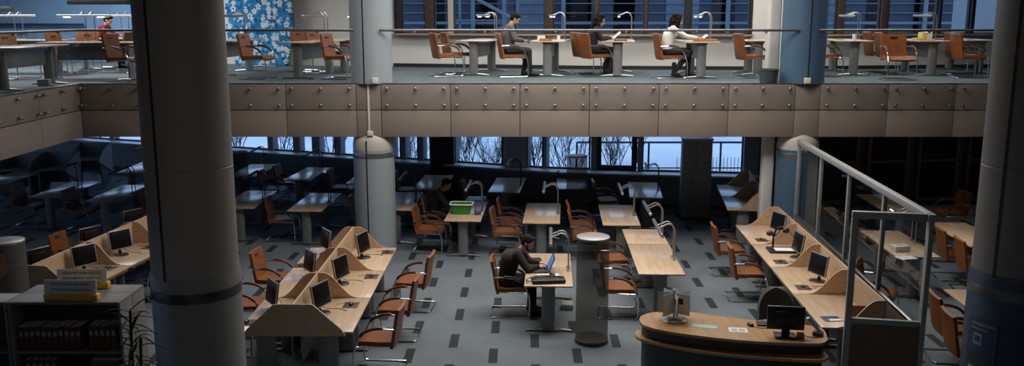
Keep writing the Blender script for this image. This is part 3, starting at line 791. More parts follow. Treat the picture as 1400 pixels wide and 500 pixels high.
# ================================================================ WORKSTATIONS
ZT = .752
def divider_profile(sides, end=False):
    zt = 1.12; zb = .70 if end else ZT + .002
    def half(s):
        if end: return [(.22 * s, zt), (.255 * s, zt - .008), (.60 * s, zb + .09), (.655 * s, zb)]
        pts = [(.10 * s, zt)]
        for k in range(1, 11):
            t = k / 10; pts.append((s * (.10 + .46 * t), ZT + .006 + (zt - ZT - .006) * (.5 + .5 * math.cos(math.pi * t ** .9))))
        pts.append((s * .565, zb)); return pts
    r = half(1) if 1 in sides else [(.014, zt), (.014, zb)]
    l = half(-1) if -1 in sides else [(-.014, zt), (-.014, zb)]
    return r + l[::-1]
def island(x, y, deg, n, pitch, sides, desk_labels, part_label, group, depth=.74, ends=(True, False), start_div=True):
    "n workstations along local +y from (x, y); the spine runs along local x = 0"
    Ltot = n * pitch
    pr = thing('desk_partition', part_label, 'partition', (x, y, 0), R(deg))
    MB().box(-.012, .012, .0, Ltot, ZT + .002, 1.12, .003).build('spine_panel', 'partwood', pr)
    for k in range(n + 1):
        isend = (k == 0 and ends[0]) or (k == n and ends[1])
        y0 = k * pitch - (.014 if k else 0)
        MB().prism(divider_profile(sides, isend), y0 - (.026 if isend and k == 0 else 0), y0 + (.0 if isend and k == 0 else .022), 'y').build('divider', 'partwood', pr)
    di = 0
    for k in range(n):
        for s in sides:
            cx, cy = local(x, y, deg, 0, (k + .5) * pitch)
            d = thing('computer_desk', desk_labels[di], 'desk', (cx, cy, 0), R(deg) if s > 0 else R(deg + 180), group); di += 1
            h = pitch / 2 - .004
            MB().box(.004, depth, -h, h, ZT - .026, ZT, .005).build('tabletop', 'wood', d)
            MB().box(.05, .07, -h + .1, h - .1, .30, ZT - .026).build('modesty_panel', 'greymetal', d)
            for q in (-1, 1):
                m = MB(); m.prism([(.40 + .13 * math.cos(a), .04 * math.sin(a)) for a in [2 * math.pi * j / 16 for j in range(16)]], .03, ZT - .026, 'z'); m.xf(Matrix.Translation((0, q * (h - .12), 0)))
                lg = m.build('leg', 'greymetal', d)
                MB().tube([(.10, q * (h - .12), .018), (.4, q * (h - .12), .03), (.70, q * (h - .12), .018)], [.02, .03, .02], 8, ry=.7).build('foot', 'steel', lg)
            MB().box(depth - .06, depth - .03, -h + .06, h - .06, ZT - .075, ZT - .026).build('edge_rail', 'greymetal', d)
    return pr
IA = (-2.76, 10.80, -.4)
island(*IA, 3, 1.39, (1, -1), ['desk on the right side of the centre left island, nearest the camera', 'desk on the left side of the centre left island, nearest the camera',
    'middle desk on the right side of the centre left island', 'middle desk on the left side of the centre left island',
    'furthest desk on the right side of the centre left island', 'furthest desk on the left side of the centre left island'],
    'light wood partition dividing the six desks of the centre left island', 'desks of the centre left island')
IB = (4.76, 10.92, -2.9)
island(*IB, 4, 1.425, (-1,), ['desk of the right hand row nearest the service counter', 'second desk from the counter in the right hand row', 'third desk in the right hand row, with the document scanner', 'furthest desk of the right hand row, by the blue column'],
    'light wood partition along the glass wall behind the right hand row', 'desks of the right hand row', depth=.78, ends=(False, False))
IC = (-7.0, 12.58, -6.6)
island(*IC, 3, 1.38, (1, -1), ['desk of the far left island nearest the yellow based signs', 'hidden side desk of the far left island behind the near end panel',
    'middle desk of the far left island on the aisle side', 'middle desk on the hidden side of the far left island', 'furthest desk of the far left island, beside the big column', 'furthest desk on the hidden side of the far left island'],
    'light wood partition of the far left island', 'desks of the far left island')
ID = (5.18, 17.95, -8)
island(*ID, 2, 1.38, (-1,), ['dim desk behind the right hand row, in front of the pale post', 'dim desk beyond it, nearest the dark corner window'], 'shadowed partition near the pale wall post on the right', 'dim desks in the right corner', ends=(False, False))
# grey carrels along the left wall, seen from the front
def carrel(x, y, deg, label):
    d = thing('study_carrel', label, 'carrel', (x, y, 0), R(deg), 'grey study carrels under the left gallery')
    MB().box(-.44, .44, 0, .72, ZT - .03, ZT, .006).build('tabletop', 'gpart', d)
    MB().box(-.455, .455, .72, .745, .30, 1.14, .004).build('back_panel', 'gpart', d)
    for s in (-1, 1):
        MB().prism([(.02, .70), (.02, ZT + .02), (.30, 1.0), (.72, 1.14), (.72, .3)], s * .452 - .011, s * .452 + .011, 'x').build('side_panel', 'gpart', d)
        MB().box(s * .40 - .03, s * .40 + .03, .2, .62, 0, ZT - .03, .006).build('leg', 'greymetal', d)
    return d
for i, (px, Y, l) in enumerate(((14, 22.75, 'grey carrel at the left edge of the photo under the gallery'), (66, 22.8, 'grey carrel with a wide back panel under the left gallery'), (113, 24.45, 'grey carrel nearest the far left windows'))):
    carrel(xat(px, Y, .75), Y, -4, l)
# chairs at the islands
def isl_chair(I, lx, ly, deg, label, group):
    x, y = local(I[0], I[1], I[2], lx, ly); return chair(x, y, I[2] + deg, label, group)
GI = 'brown chairs at the centre left island'
isl_chair(IA, .97, .62, 176, 'brown chair on the right of the centre left island, nearest the camera', GI)
isl_chair(IA, 1.02, 1.90, 178, 'brown chair on the right of the centre left island, the middle one', GI)
isl_chair(IA, 1.12, 3.22, 174, 'brown chair on the right of the centre left island, the furthest one', GI)
isl_chair(IA, -1.14, .72, 4, 'brown chair left of the centre left island, mostly behind the big column', GI)
isl_chair(IA, -1.22, 2.05, 2, 'brown chair left of the centre left island, touching the big column in the photo', GI)
isl_chair(IA, -1.16, 3.38, -4, 'brown chair left of the centre left island, the furthest one', GI)
GR = 'brown chairs at the right hand row'
x, y = at(999, 335, .9); chair(x + .30, y - .05, -4, 'brown chair at the right hand row, the nearer one', GR)
x, y = at(976, 307, .9); chair(x + .30, y - .05, -2, 'brown chair at the right hand row, the further one', GR)
GF = 'brown chairs at the far left island'
isl_chair(IC, -1.05, .95, -4, 'brown chair back showing over the far left island, nearest the mesh cylinder', GF)
isl_chair(IC, -1.05, 2.65, 2, 'brown chair back showing over the far left island, second from the mesh cylinder', GF)
isl_chair(IC, 1.05, 2.05, 178, 'brown chair on the aisle side of the far left island, next to the big column', GF)
# ================================================================ COMPUTERS
def make_monitor(label, group):
    t = thing('computer_monitor', label, 'monitor', (0, 0, 0), 0, group)
    tilt = Matrix.Translation((0, 0, .25)) @ Matrix.Rotation(R(-9), 4, 'Y') @ Matrix.Translation((0, 0, -.25))
    MB().box(-.004, .012, -.20, .20, .10, .425, .004).xf(tilt).build('bezel', 'silver', t)
    MB().box(-.02, -.003, -.198, .198, .102, .423, .006).xf(tilt).build('rear_shell', 'black', t)
    s = MB().box(.0105, .0145, -.185, .185, .118, .412, .001).xf(tilt).build('screen', 'screen', t)
    MB().box(-.045, -.016, -.13, .13, .16, .36, .012).xf(tilt).build('rear_housing', 'black', t)
    MB().tube([(-.03, 0, .015), (-.045, 0, .10), (-.035, 0, .24)], [.028, .022, .022], 10).build('stand', 'black', t)
    MB().lathe([(.02, .0), (.115, .0), (.118, .006), (.11, .012), (.04, .02), (.02, .02)], 28).build('base', 'black', t)
    c = MB().tube(smoothpath([(-.05, .03, .2), (-.10, .10, .08), (-.02, .19, .006), (.14, .24, .005), (.26, .2, .005)], 5), .004, 5); c.build('cable', 'black', t)
    return t
MO = [None]
def monitor(x, y, deg, label, group, z=ZT + .001):
    if MO[0] is None:
        t = make_monitor(label, group); MO[0] = t; t.location = (x, y, z); t.rotation_euler = (0, 0, R(deg)); return t
    return dup(MO[0], (x, y, z), R(deg), label, group)
def make_mat(label, group):
    t = thing('mouse_mat', label, 'mouse mat', (0, 0, 0), 0, group)
    MB().box(-.10, .10, -.12, .12, 0, .005, .002).build('pad', 'darkb', t); return t
def make_mouse(label, group):
    t = thing('computer_mouse', label, 'mouse', (0, 0, 0), 0, group)
    MB().ball((0, 0, .006), (.032, .055, .032), 14).build('shell', 'black', t)
    MB().tube(smoothpath([(-.0, .05, .012), (-.05, .09, .006), (-.14, .06, .005), (-.20, .0, .005)], 5), .004, 5).build('cable', 'black', t)
    MB().box(-.003, .003, .015, .04, .030, .038, .001).build('wheel', 'silver', t)
    return t
MT = [None]; MS = [None]
def mouse(x, y, deg, lab_, group):
    if MT[0] is None:
        a = MT[0] = make_mat('dark mouse mat ' + lab_, 'mouse mats'); b = MS[0] = make_mouse('black mouse ' + lab_, 'computer mice')
        a.location = (x, y, ZT + .001); b.location = (x, y, ZT + .007); a.rotation_euler = b.rotation_euler = (0, 0, R(deg))
    else:
        dup(MT[0], (x, y, ZT + .001), R(deg), 'dark mouse mat ' + lab_); dup(MS[0], (x, y, ZT + .007), R(deg), 'black mouse ' + lab_)
def pick(px, py, z=ZT): return at(px, py, z)
GM = 'flat monitors on the centre left island'
for (px, py, dg, l) in ((440, 428, -22, 'monitor on the right of the centre left island, nearest the camera'), (467, 388, -20, 'monitor on the right of the centre left island, the middle one'), (497, 352, -18, 'monitor on the right of the centre left island, the furthest one'),
        (373, 424, 214, 'dark monitor on the left of the centre left island, nearest the camera'), (424, 379, 214, 'dark monitor on the left of the centre left island, the middle one'), (446, 347, 212, 'dark monitor on the left of the centre left island, the furthest one')):
    monitor(*pick(px, py), dg, l, GM)
GM = 'flat monitors on the right hand row'
for (px, py, dg, l) in ((1117, 384, 200, 'monitor on the right hand row, on the second desk from the counter'), (1090, 352, 184, 'thin edge-on monitor beside the document scanner'), (1063, 322, 200, 'monitor on the right hand row furthest from the counter')):
    monitor(*pick(px, py), dg, l, GM)
GM = 'flat monitors on the far left island'
for (px, py, dg, l) in ((117, 371, -34, 'silver framed monitor on the far left island, above the signs'), (166, 348, -34, 'silver framed monitor on the far left island, next to the big column')):
    monitor(*pick(px, py), dg, l, GM)
for ly, l in ((.72, 'black monitor back on the hidden side of the far left island, nearest'), (2.12, 'black monitor back on the hidden side of the far left island, middle'), (3.5, 'black monitor back on the hidden side of the far left island, furthest')):
    x, y = local(*IC, -.40, ly); monitor(x, y, 150, l, GM)
for (px, py, dg, l) in ((480, 417, 0, 'on the nearest right desk of the centre left island'), (508, 378, 0, 'on the middle right desk of the centre left island'), (530, 345, 0, 'on the furthest right desk of the centre left island'),
        (337, 441, 180, 'on the nearest left desk of the centre left island'), (411, 363, 180, 'on the furthest left desk of the centre left island'),
        (1041, 328, 177, 'on the furthest desk of the right hand row'), (1067, 358, 177, 'beside the document scanner'), (1098, 393, 177, 'on the second desk of the right hand row from the counter'),
        (148, 367, -8, 'on the far left island behind the signs'), (204, 338, -8, 'on the far left island against the big column')):
    mouse(*pick(px, py), dg, l, None)
# document scanner
x, y = pick(1069, 343); t = thing('document_scanner', 'black overhead document scanner with a jointed arm on the right hand row', 'scanner', (x, y, ZT + .001), R(-3))
MB().box(-.24, .24, -.17, .17, 0, .035, .008).build('bed', 'black', t)
m = MB().tube([(-.1, .22, .0), (-.1, .22, .22), (-.06, .18, .36)], .018, 8); m.build('post', 'black', t)
m = MB().tube([(-.06, .18, .36), (.02, .10, .40), (.06, .04, .37)], .016, 8).build('arm', 'black', t)
MB().ball((.06, .03, .35), (.06, .05, .05), 12).build('camera_head', 'black', t)
MB().ball((-.17, .2, .26), (.06, .05, .05), 12).build('side_lamp', 'lampdark', t)
MB().tube(smoothpath([(.06, .06, .36), (.2, .12, .24), (.26, .05, .06), (.3, -.1, .012)], 6), .006, 6).build('cable', 'black', t)
t2 = thing('paper_sheet', 'white sheet lying on the document scanner', 'paper', (x + .02, y - .02, ZT + .037), R(-4)); MB().box(-.15, .15, -.105, .105, 0, .002).build('sheet', 'paper', t2)
x, y = pick(1137, 436); t = thing('brochure', 'dark blue brochure on the desk nearest the counter', 'brochure', (x, y, ZT + .001), R(4)); MB().box(-.12, .12, -.10, .10, 0, .006, .001).build('cover', 'navybook', t); MB().box(-.05, .11, -.085, -.01, .006, .0075).build('label_strip', 'paper', t)
x, y = local(*IB, -.2, .3); t = thing('book', 'red brown book standing behind the near end panel of the right hand row', 'book', (x, y, ZT + .001), R(-6)); MB().box(-.13, .13, -.02, .02, 0, .20, .003).build('cover', 'redbook', t); MB().box(-.122, .132, -.015, .015, .006, .194).build('pages', 'paper', t)
# ================================================================ SERVICE COUNTER
CTZ = .80
def arcband(back, front, z0, z1, bev=0):
    m = MB(); m.prism(front + back[::-1], z0, z1, 'z'); return m
def curve_px(pxs, z, k=5): return [(p.x, p.y) for p in smoothpath([(*at(a, b, z), 0) for a, b in pxs], k)]
frontc = curve_px([(874, 436), (880, 444), (905, 451), (950, 458), (1010, 464.5), (1070, 468), (1120, 469), (1132, 464)], CTZ)
backc = curve_px([(876, 432), (890, 427), (925, 423.5), (938, 425), (985, 432), (1040, 438), (1085, 441.5), (1122, 448), (1131, 460)], CTZ)
ct = thing('service_counter', 'curved wooden service counter with a lower ledge, bottom right of centre', 'counter', (frontc[20][0], frontc[20][1], 0))
ox, oy = frontc[20]
sh = lambda pts: [(x - ox, y - oy) for x, y in pts]
m = MB(); m.prism(sh(frontc) + sh(backc)[::-1], CTZ - .035, CTZ, 'z'); m.build('worktop', 'woodd', ct)
# body below, slightly inset
cxm = sum(p[0] for p in frontc + backc) / len(frontc + backc); cym = sum(p[1] for p in frontc + backc) / len(frontc + backc)
ins = [(cxm + (x - cxm) * .97, cym + (y - cym) * .90) for x, y in frontc + backc[::-1]]
MB().prism(sh(ins), .08, CTZ - .035, 'z').build('body', 'drkgrey', ct)
MB().prism(sh([(cxm + (x - cxm) * .93, cym + (y - cym) * .8) for x, y in frontc + backc[::-1]]), 0, .08, 'z').build('plinth', 'black', ct)
ledge_f = curve_px([(868, 454), (874, 462), (910, 471.5), (960, 480), (1020, 486.5), (1080, 490.5), (1122, 492), (1133, 487)], CTZ - .17)
ledge_b = [(cxm + (x - cxm) * .985, cym + (y - cym) * .985 + .05) for x, y in frontc]
ledge_b[0] = (ledge_f[0][0] + .06, ledge_f[0][1] + .12)
MB().prism(sh(ledge_f) + sh(ledge_b)[::-1], CTZ - .205, CTZ - .17, 'z').build('ledge', 'woodd', ct)
CZT = CTZ + .001
# leaflet rack
x, y = at(921, 436, CTZ); t = thing('leaflet_rack', 'revolving rack of leaflets on a round base at the left end of the counter', 'leaflet rack', (x, y, CZT))
MB().lathe([(.02, 0), (.175, 0), (.178, .008), (.16, .018), (.06, .035), (.02, .036)], 32).build('base', 'silver', t)
MB().lathe([(.014, .03), (.014, .385), (.022, .387), (.024, .40), (.02, .405)], 16).build('post', 'steel', t)
for k in range(7):
    a = R(15 + 360 / 7 * k)
    o = MB().box(.02, .222, -.004, .004, .07, .375, .001).xf(Matrix.Rotation(a, 4, 'Z')).build('leaf_pocket', 'pglass', t)
    MB().box(.03, .216, -.0035 - .003, -.0045, .085, .36).box(.03, .216, .0045, .0065, .085, .36).xf(Matrix.Rotation(a, 4, 'Z')).build('leaflet', ('paper', 'white', 'paper', 'gpart', 'paper', 'white', 'paper')[k], o)
    MB().box(.06, .13, -.0085, -.0065, .22, .30).xf(Matrix.Rotation(a, 4, 'Z')).build('print', 'drkgrey', o)
x, y = at(963, 446, CTZ); t = thing('paper_sheet', 'mint green sheet lying on the counter', 'paper', (x, y, CZT), R(-14)); MB().box(-.16, .16, -.06, .06, 0, .002).build('sheet', 'mint', t)
x, y = at(1009, 451, CTZ); t = thing('notice_sheet', 'white printed notice lying on the counter', 'paper', (x, y, CZT), R(-6)); MB().box(-.115, .115, -.085, .085, 0, .002).build('sheet', 'paper', t)
m = MB()
for r_ in range(6): 
    m.box(-.085, -.01, -.055 + .018 * r_, -.047 + .018 * r_, .002, .003); m.box(.01, .085, -.055 + .018 * r_, -.047 + .018 * r_, .002, .003)
m.build('printed_lines', 'silver', t)
x, y = at(1026, 445, CTZ); t = thing('computer_mouse', 'black mouse on the counter beside the white notice', 'mouse', (x, y, CZT), R(20)); MB().ball((0, 0, .008), (.034, .058, .034), 14).build('shell', 'black', t); MB().tube(smoothpath([(0, -.05, .012), (.05, -.12, .005), (.16, -.16, .005), (.3, -.14, .005)], 5), .004, 5).build('cable', 'black', t); MB().box(-.003, .003, .015, .04, .034, .043, .001).build('wheel', 'silver', t)
x, y = at(1047, 446, CTZ); t = thing('keyboard', 'black keyboard half hidden behind the counter monitor', 'keyboard', (x, y + .06, CZT), R(-8)); MB().box(-.10, .22, -.06, .08, 0, .022, .006).build('case', 'black', t)
m = MB()
for i in range(12):
    for j in range(4): m.box(-.085 + .025 * i, -.065 + .025 * i, -.045 + .028 * j, -.022 + .028 * j, .022, .028)
m.build('keys', 'drkgrey', t)
x, y = at(1073, 459, CTZ); t = thing('computer_monitor', 'big black monitor on the service counter, seen from behind', 'monitor', (x, y, CZT), R(82))
MB().box(-.02, .02, -.225, .225, .085, .385, .01).build('bezel', 'black', t); MB().box(.02, .022, -.21, .21, .10, .37).build('screen', 'screen', t); MB().box(-.05, -.02, -.14, .14, .14, .33, .02).build('rear_housing', 'black', t)
MB().box(-.05, -.02, -.05, .05, .02, .2, .008).build('stand', 'black', t); MB().box(-.13, .09, -.13, .13, 0, .02, .008).build('base', 'black', t)
x, y = at(1117, 458, CTZ); t = thing('desk_telephone', 'grey telephone handset unit at the right end of the counter', 'telephone', (x, y, CZT), R(-30))
MB().box(-.05, .07, -.05, .05, 0, .05, .01).build('body', 'drkgrey', t); MB().tube([(-.10, -.01, .18), (-.02, 0, .10), (.04, 0, .05)], [.03, .022, .02], 10).build('handset', 'silver', t); MB().ball((-.11, -.01, .185), .036, 12).build('earpiece', 'silver', t)
MB().tube(smoothpath([(.04, .02, .03), (.02, -.1, .006), (-.08, -.12, .005), (-.18, -.07, .005)], 5), .005, 6).build('cable', 'black', t)
x, y = at(1094, 461, CTZ); t = thing('note_box', 'small beige box beside the counter monitor', 'box', (x, y, CZT), R(-10)); MB().box(-.045, .045, -.035, .035, 0, .06, .004).build('box', 'woodd', t); MB().box(-.035, .035, -.025, .025, .06, .064).build('notes', 'paper', t)
# staff chair
x, y = at(1070, 404, 1.0); t = thing('office_chair', 'round backed grey fabric office chair behind the counter', 'chair', (x, y + .10, 0), R(-96))
g = []
for i in range(9):
    z = .55 + .055 * i; w = .24 * math.sqrt(max(.08, 1 - ((z - .70) / .32) ** 2)) if z > .70 else .24
    g.append([(-.22 - .05 * (1 - (q / 4) ** 2) - .05 * i / 8, w * q / 4, z) for q in range(-4, 5)])
MB().sheet(g, .06).build('backrest', 'greychair', t, smooth=60)
MB().box(-.22, .24, -.24, .24, .43, .50, .03, 3).build('seat', 'greychair', t)
MB().tube([(0, 0, .08), (0, 0, .43)], .03, 10).build('gas_column', 'black', t)
MB().box(-.30, -.26, -.03, .03, .44, .62, .008).box(-.3, 0, -.03, .03, .41, .43).build('back_bracket', 'black', t)
for k in range(5):
    a = 2 * math.pi * k / 5; lg = MB().tube([(0, 0, .10), (.29 * math.cos(a), .29 * math.sin(a), .07)], [.03, .018], 8).build('star_leg', 'black', t)
    MB().ball((.29 * math.cos(a), .29 * math.sin(a), .03), (.03, .03, .03), 10).build('castor', 'black', lg)
# ================================================================ GLASS PARTITION
gp = thing('glass_partition', 'grey framed glass partition running behind the right hand row with a return panel', 'partition', (0, 0, 0))
A = Vector((5.02, 10.45, 0)); B = Vector((5.50, 16.95, 0)); PZ = 2.36
gp.location = A; d = B - A; L = d.length; ang = math.atan2(d.y, d.x); gp.rotation_euler = (0, 0, ang)
MB().box(-.05, L, -.05, .05, PZ - .09, PZ, .012).build('top_rail', 'pframe', gp)
MB().box(0, L, -.02, .02, 0, .88, .006).build('lower_panel', 'pbrown', gp)
MB().box(0, L, -.028, .028, .875, .91, .006).build('sill_rail', 'steel', gp)
np_ = 4
for k in range(np_ + 1):
    w = .05 if k in (0, np_) else .03
    x = L * k / np_; x = min(max(x, .0), L - .02)
    MB().box(x - w, x + w, -.03, .03, 0, PZ - .09, .006).build('post', 'pframe', gp)
for k in range(np_):
    MB().box(L * k / np_ + .03, L * (k + 1) / np_ - .03, -.005, .005, .91, PZ - .09).build('pane', 'pglass', gp)
W = .90
def ret(mb): return mb.xf(Matrix.Rotation(R(83), 4, 'Z'))
rt = ret(MB().box(0, W, -.035, .035, PZ - .09, PZ, .012)).build('return_top_rail', 'pframe', gp)
ret(MB().box(W - .08, W, -.035, .035, 0, PZ - .09, .010)).build('return_post', 'pframe', gp)
ret(MB().box(.03, W - .08, -.03, .03, .94, 1.01, .008)).build('return_sill_rail', 'pframe', gp)
ret(MB().box(.03, W - .08, -.015, .015, .02, .94)).build('return_lower_panel', 'pbrown', gp)
ret(MB().box(.03, W - .08, -.005, .005, 1.01, PZ - .09)).build('return_pane', 'pglass', gp)
# ================================================================ GLASS ROOM ON THE RIGHT
GRT = 'reading tables behind the glass partition'; GRC = 'brown chairs behind the glass partition'
def gtab(px, py, deg, label):
    x, y = at(px, py, .75); cx, cy = local(x, y, deg, 0, TL / 2); table(cx, cy, deg, label, GRT); return cx, cy, deg
q1 = gtab(1256, 351, -3, 'table with a white box behind the glass partition')
q2 = gtab(1356, 337, -3, 'table right of the glass partition, cut by the right front column')
q3 = (6.62, 11.65, -4); table(*q3, 'nearest table right of the glass partition, mostly behind the right front column', GRT)
x, y = at(1275, 305, .75); table(x - .1, y + 1.9, -2, 'dim table at the far end beyond the glass partition corner', GRT)
def gchair(px, py, deg, label, z=.9):
    x, y = at(px, py, z); a = R(deg); chair(x + .29 * math.cos(a), y + .29 * math.sin(a), deg, label, GRC)
gchair(1288, 313, -8, 'brown chair back right of the glass partition corner, behind its twin')
gchair(1314, 327, -8, 'brown chair back touching the right front column, at the middle table')
gchair(1281, 403, -8, 'dark brown chair back beside the partition corner, behind its twin')
gchair(1299, 427, -8, 'nearest brown chair on the right, between partition and front column')
gchair(1176, 357, -30, 'dim brown chair behind the partition glass, right of the light wood spine')
gchair(1318, 262, 185, 'reddish brown chair deep in the dark room on the right')
lx, ly = local(*q1, .30, .1); lamp(lx, ly, q1[2], .752, 'lamp glowing behind the glass partition', 'desk lamps behind the glass', lit=True)
x, y = at(1230, 342, .76); t = thing('tissue_box', 'white box on the table behind the glass partition', 'box', (x, y, .753), R(12)); MB().box(-.14, .14, -.09, .09, 0, .10, .01).build('carton', 'white', t); MB().box(-.07, .07, -.03, .03, .1, .103).build('slot', 'silver', t)
x, y = at(1233, 349, .76); t = thing('paper_sheet', 'white sheet in front of the box behind the glass', 'paper', (x + .02, y - .12, .753), R(14)); MB().box(-.15, .15, -.1, .1, 0, .002).build('sheet', 'paper', t)
# ================================================================ MESH CYLINDERS AND CABINET
def cylinder(px, py, label, r=.235, h=1.57, pos=None):
    x, y = pos or at(px, py, h)
    t = thing('mesh_cylinder', label, 'display cylinder', (x, y, 0), 0, 'tall smoked mesh cylinders')
    MB().lathe([(r, .05), (r, h)], 48, cap=False).build('mesh_wall', 'smoke', t)
    MB().lathe([(.02, 0), (r + .01, 0), (r + .01, .06), (r - .02, .08), (.02, .08)], 40).build('base', 'drkgrey', t)
    MB().lathe([(.02, h - .015), (r + .004, h - .015), (r + .004, h + .012), (r - .015, h + .02), (.02, h + .02)], 40).build('top_disc', 'silver', t)
    return t
cylinder(811, 324, 'tall smoked mesh cylinder with a pale top in the centre aisle')
cylinder(789, 211, 'tall dark mesh cylinder standing in front of the bare tree windows', pos=(xat(789, 19.9, 1.5), 19.9))
cylinder(324, 207, 'tall dark mesh cylinder by the left windows, beside the big column')
cylinder(16, 324, 'dark mesh cylinder at the left edge, before the far left island', pos=(-7.12, 12.22))
x, y = xat(951, 20.6, 1), 20.6; t = thing('metal_locker', 'tall grey metal cabinet in front of the snowy window', 'cabinet', (x, y, 0), R(-6))
MB().box(-.34, .34, -.22, .22, .04, 1.86, .01).build('body', 'gpart', t); MB().box(-.36, .36, -.24, .24, 1.86, 1.90, .006).build('top', 'silld', t); MB().box(-.32, .32, -.2, .2, 0, .04).build('plinth', 'black', t)
for s in (-1, 1):
    dr = MB().box(min(.006 * s, .33 * s), max(.006 * s, .33 * s), -.235, -.22, .06, 1.84, .003).build('door', 'gpart', t); MB().box(.03 * s - .008, .03 * s + .008, -.255, -.235, .9, 1.05, .003).build('handle', 'steel', dr)
# ================================================================ THINGS ON THE TABLES
cx, cy, a = TPOS['basket']; x, y = at(631, 292, .752); t = thing('plastic_basket', 'green plastic basket with a pale rim on the table', 'basket', (x, y + .04, .753), R(-3))
m = MB()
def ringrect(w, d, z, n=6, r=.04): 
    out = []
    for sx, sy, a0 in ((1, 1, 0), (-1, 1, 90), (-1, -1, 180), (1, -1, 270)):
        for k in range(n): an = R(a0 + 90 * k / (n - 1)); out.append((sx * (w / 2 - r) + r * math.cos(an), sy * (d / 2 - r) + r * math.sin(an), z))
    return out
def loft(m, rings, capb=True):
    V = [[m.bm.verts.new(p) for p in r_] for r_ in rings]; k = len(V[0])
    for A_, B_ in zip(V, V[1:]):
        for j in range(k): m.bm.faces.new((A_[j], A_[(j + 1) % k], B_[(j + 1) % k], B_[j]))
    if capb: m.bm.faces.new(V[0][::-1]); m.bm.faces.new(V[-1])
loft(m, [ringrect(.34, .23, 0), ringrect(.42, .29, .20), ringrect(.405, .275, .20), ringrect(.33, .22, .012)])
m.build('tub', 'green', t)
MB().tube(ringrect(.45, .31, .205), .014, 8, closed=True).build('rim', 'white', t)
x, y = at(657, 294, .752); x -= .06; t = thing('cloth_bag', 'small blue grey cloth bag beside the green basket', 'bag', (x, y + .06, .753), R(20)); MB().ball((0, 0, .07), (.075, .10, .075), 14).box(-.05, .05, -.07, .07, 0, .04, .015).build('bag_body', 'bagblue', t); MB().tube(arc((0, 0, .13), .05, 0, 180, 8), .008, 6).build('strap', 'drkgrey', t)
# laptop
x, y = at(737, 369, .752); t = thing('laptop', 'open black laptop with a glowing blue screen', 'laptop', (x, y, .753), R(2))
MB().box(-.17, .14, -.18, .18, 0, .02, .006).build('base', 'black', t)
m = MB()
for i in range(5):
    for j in range(11): m.box(-.09 + .036 * i, -.062 + .036 * i, -.155 + .0285 * j, -.132 + .0285 * j, .02, .0225)
m.build('keys', 'drkgrey', t)
tl_ = Matrix.Translation((.14, 0, .02)) @ Matrix.Rotation(R(24), 4, 'Y')
lid = MB().box(-.006, .008, -.18, .18, 0, .235, .004).xf(tl_).build('lid', 'black', t)
MB().box(-.0085, -.006, -.165, .165, .015, .222).xf(tl_).build('screen', 'lapscreen', lid)
x, y = at(746, 383, .752); t = thing('shoulder_bag', 'black laptop bag lying at the front of the suited man\'s table', 'bag', (.55, 12.95, .753), R(6))
MB().box(-.26, .25, -.12, .11, 0, .062, .028, 4).build('bag_body', 'black', t); MB().box(-.2, .19, -.09, .08, .058, .070, .008).build('front_pocket', 'black', t)
MB().tube(smoothpath([(-.22, -.06, .05), (-.31, -.05, .035), (-.33, .02, .03), (-.27, .08, .05), (-.12, .09, .075), (.1, .06, .075)], 6), .014, 8, ry=.5).build('strap', 'black', t)
t = thing('document_sheet', 'white papers lying beside the laptop', 'paper', (.56, 13.27, .753), R(6)); MB().box(-.17, .17, -.10, .10, 0, .003).build('sheet', 'paper', t)
t = thing('computer_mouse', 'black mouse lying on the papers beside the laptop', 'mouse', (.62, 13.29, .7565), R(30)); MB().ball((0, 0, .008), (.04, .06, .036), 14).build('shell', 'black', t); MB().box(-.004, .004, .015, .045, .036, .046, .001).build('wheel', 'silver', t)
t = thing('notebook', 'thin black notebook beyond the laptop', 'notebook', (.36, 14.18, .753), R(10)); MB().box(-.12, .12, -.08, .08, 0, .014, .003).build('cover', 'black', t); MB().box(-.115, .122, -.076, .076, .003, .011).build('pages', 'paper', t)
t = thing('floor_socket_box', 'small grey power box on the floor under the suited man\'s table', 'socket box', (.90, 13.95, 0), R(-3)); MB().box(-.09, .09, -.12, .12, 0, .10, .012).build('housing', 'gpart', t); MB().box(-.095, -.09, -.08, .08, .02, .08).build('outlet', 'drkgrey', t)
# ================================================================ FOREGROUND BOOKSHELF
SX0, SX1, SY0, SY1, SZ = -5.73, -4.45, 9.72, 10.05, 1.5
def bookcase(x0, x1, y0, y1, label, rows=3, mid=None, flip=False):
    b = thing('bookcase', label, 'bookcase', (x0, y0, 0), 0, 'low grey bookcases in the foreground')
    w = x1 - x0; dp = y1 - y0
    MB().box(0, w, -.01, dp, SZ - .03, SZ, .004).build('top_board', 'shelf', b)
    for x in (0, w - .03): MB().box(x, x + .03, 0, dp, 0, SZ - .03, .003).build('side_panel', 'shelf', b)
    MB().box(.03, w - .03, dp - .015, dp, .05, SZ - .03).build('back_panel', 'drkgrey', b)
    for k in range(rows): MB().box(.03, w - .03, 0, dp - .015, .08 + .40 * k, .105 + .40 * k, .003).build('shelf_board', 'shelf', b)
    if mid: MB().box(mid, mid + .025, 0, dp - .015, .105, SZ - .03).build('upright', 'shelf', b)
    return b
bookcase(SX0, SX1, SY0, SY1, 'low grey bookcase in the foreground carrying the front sign', mid=.0 or None)
bookcase(SX0, SX1, SY1 + .01, SY1 + .34, 'low grey bookcase backing onto the front one, carrying the rear sign')
bookcase(-8.3, SX0 - .015, SY0 + .0, SY1, 'low grey bookcase at the left edge of the photo')
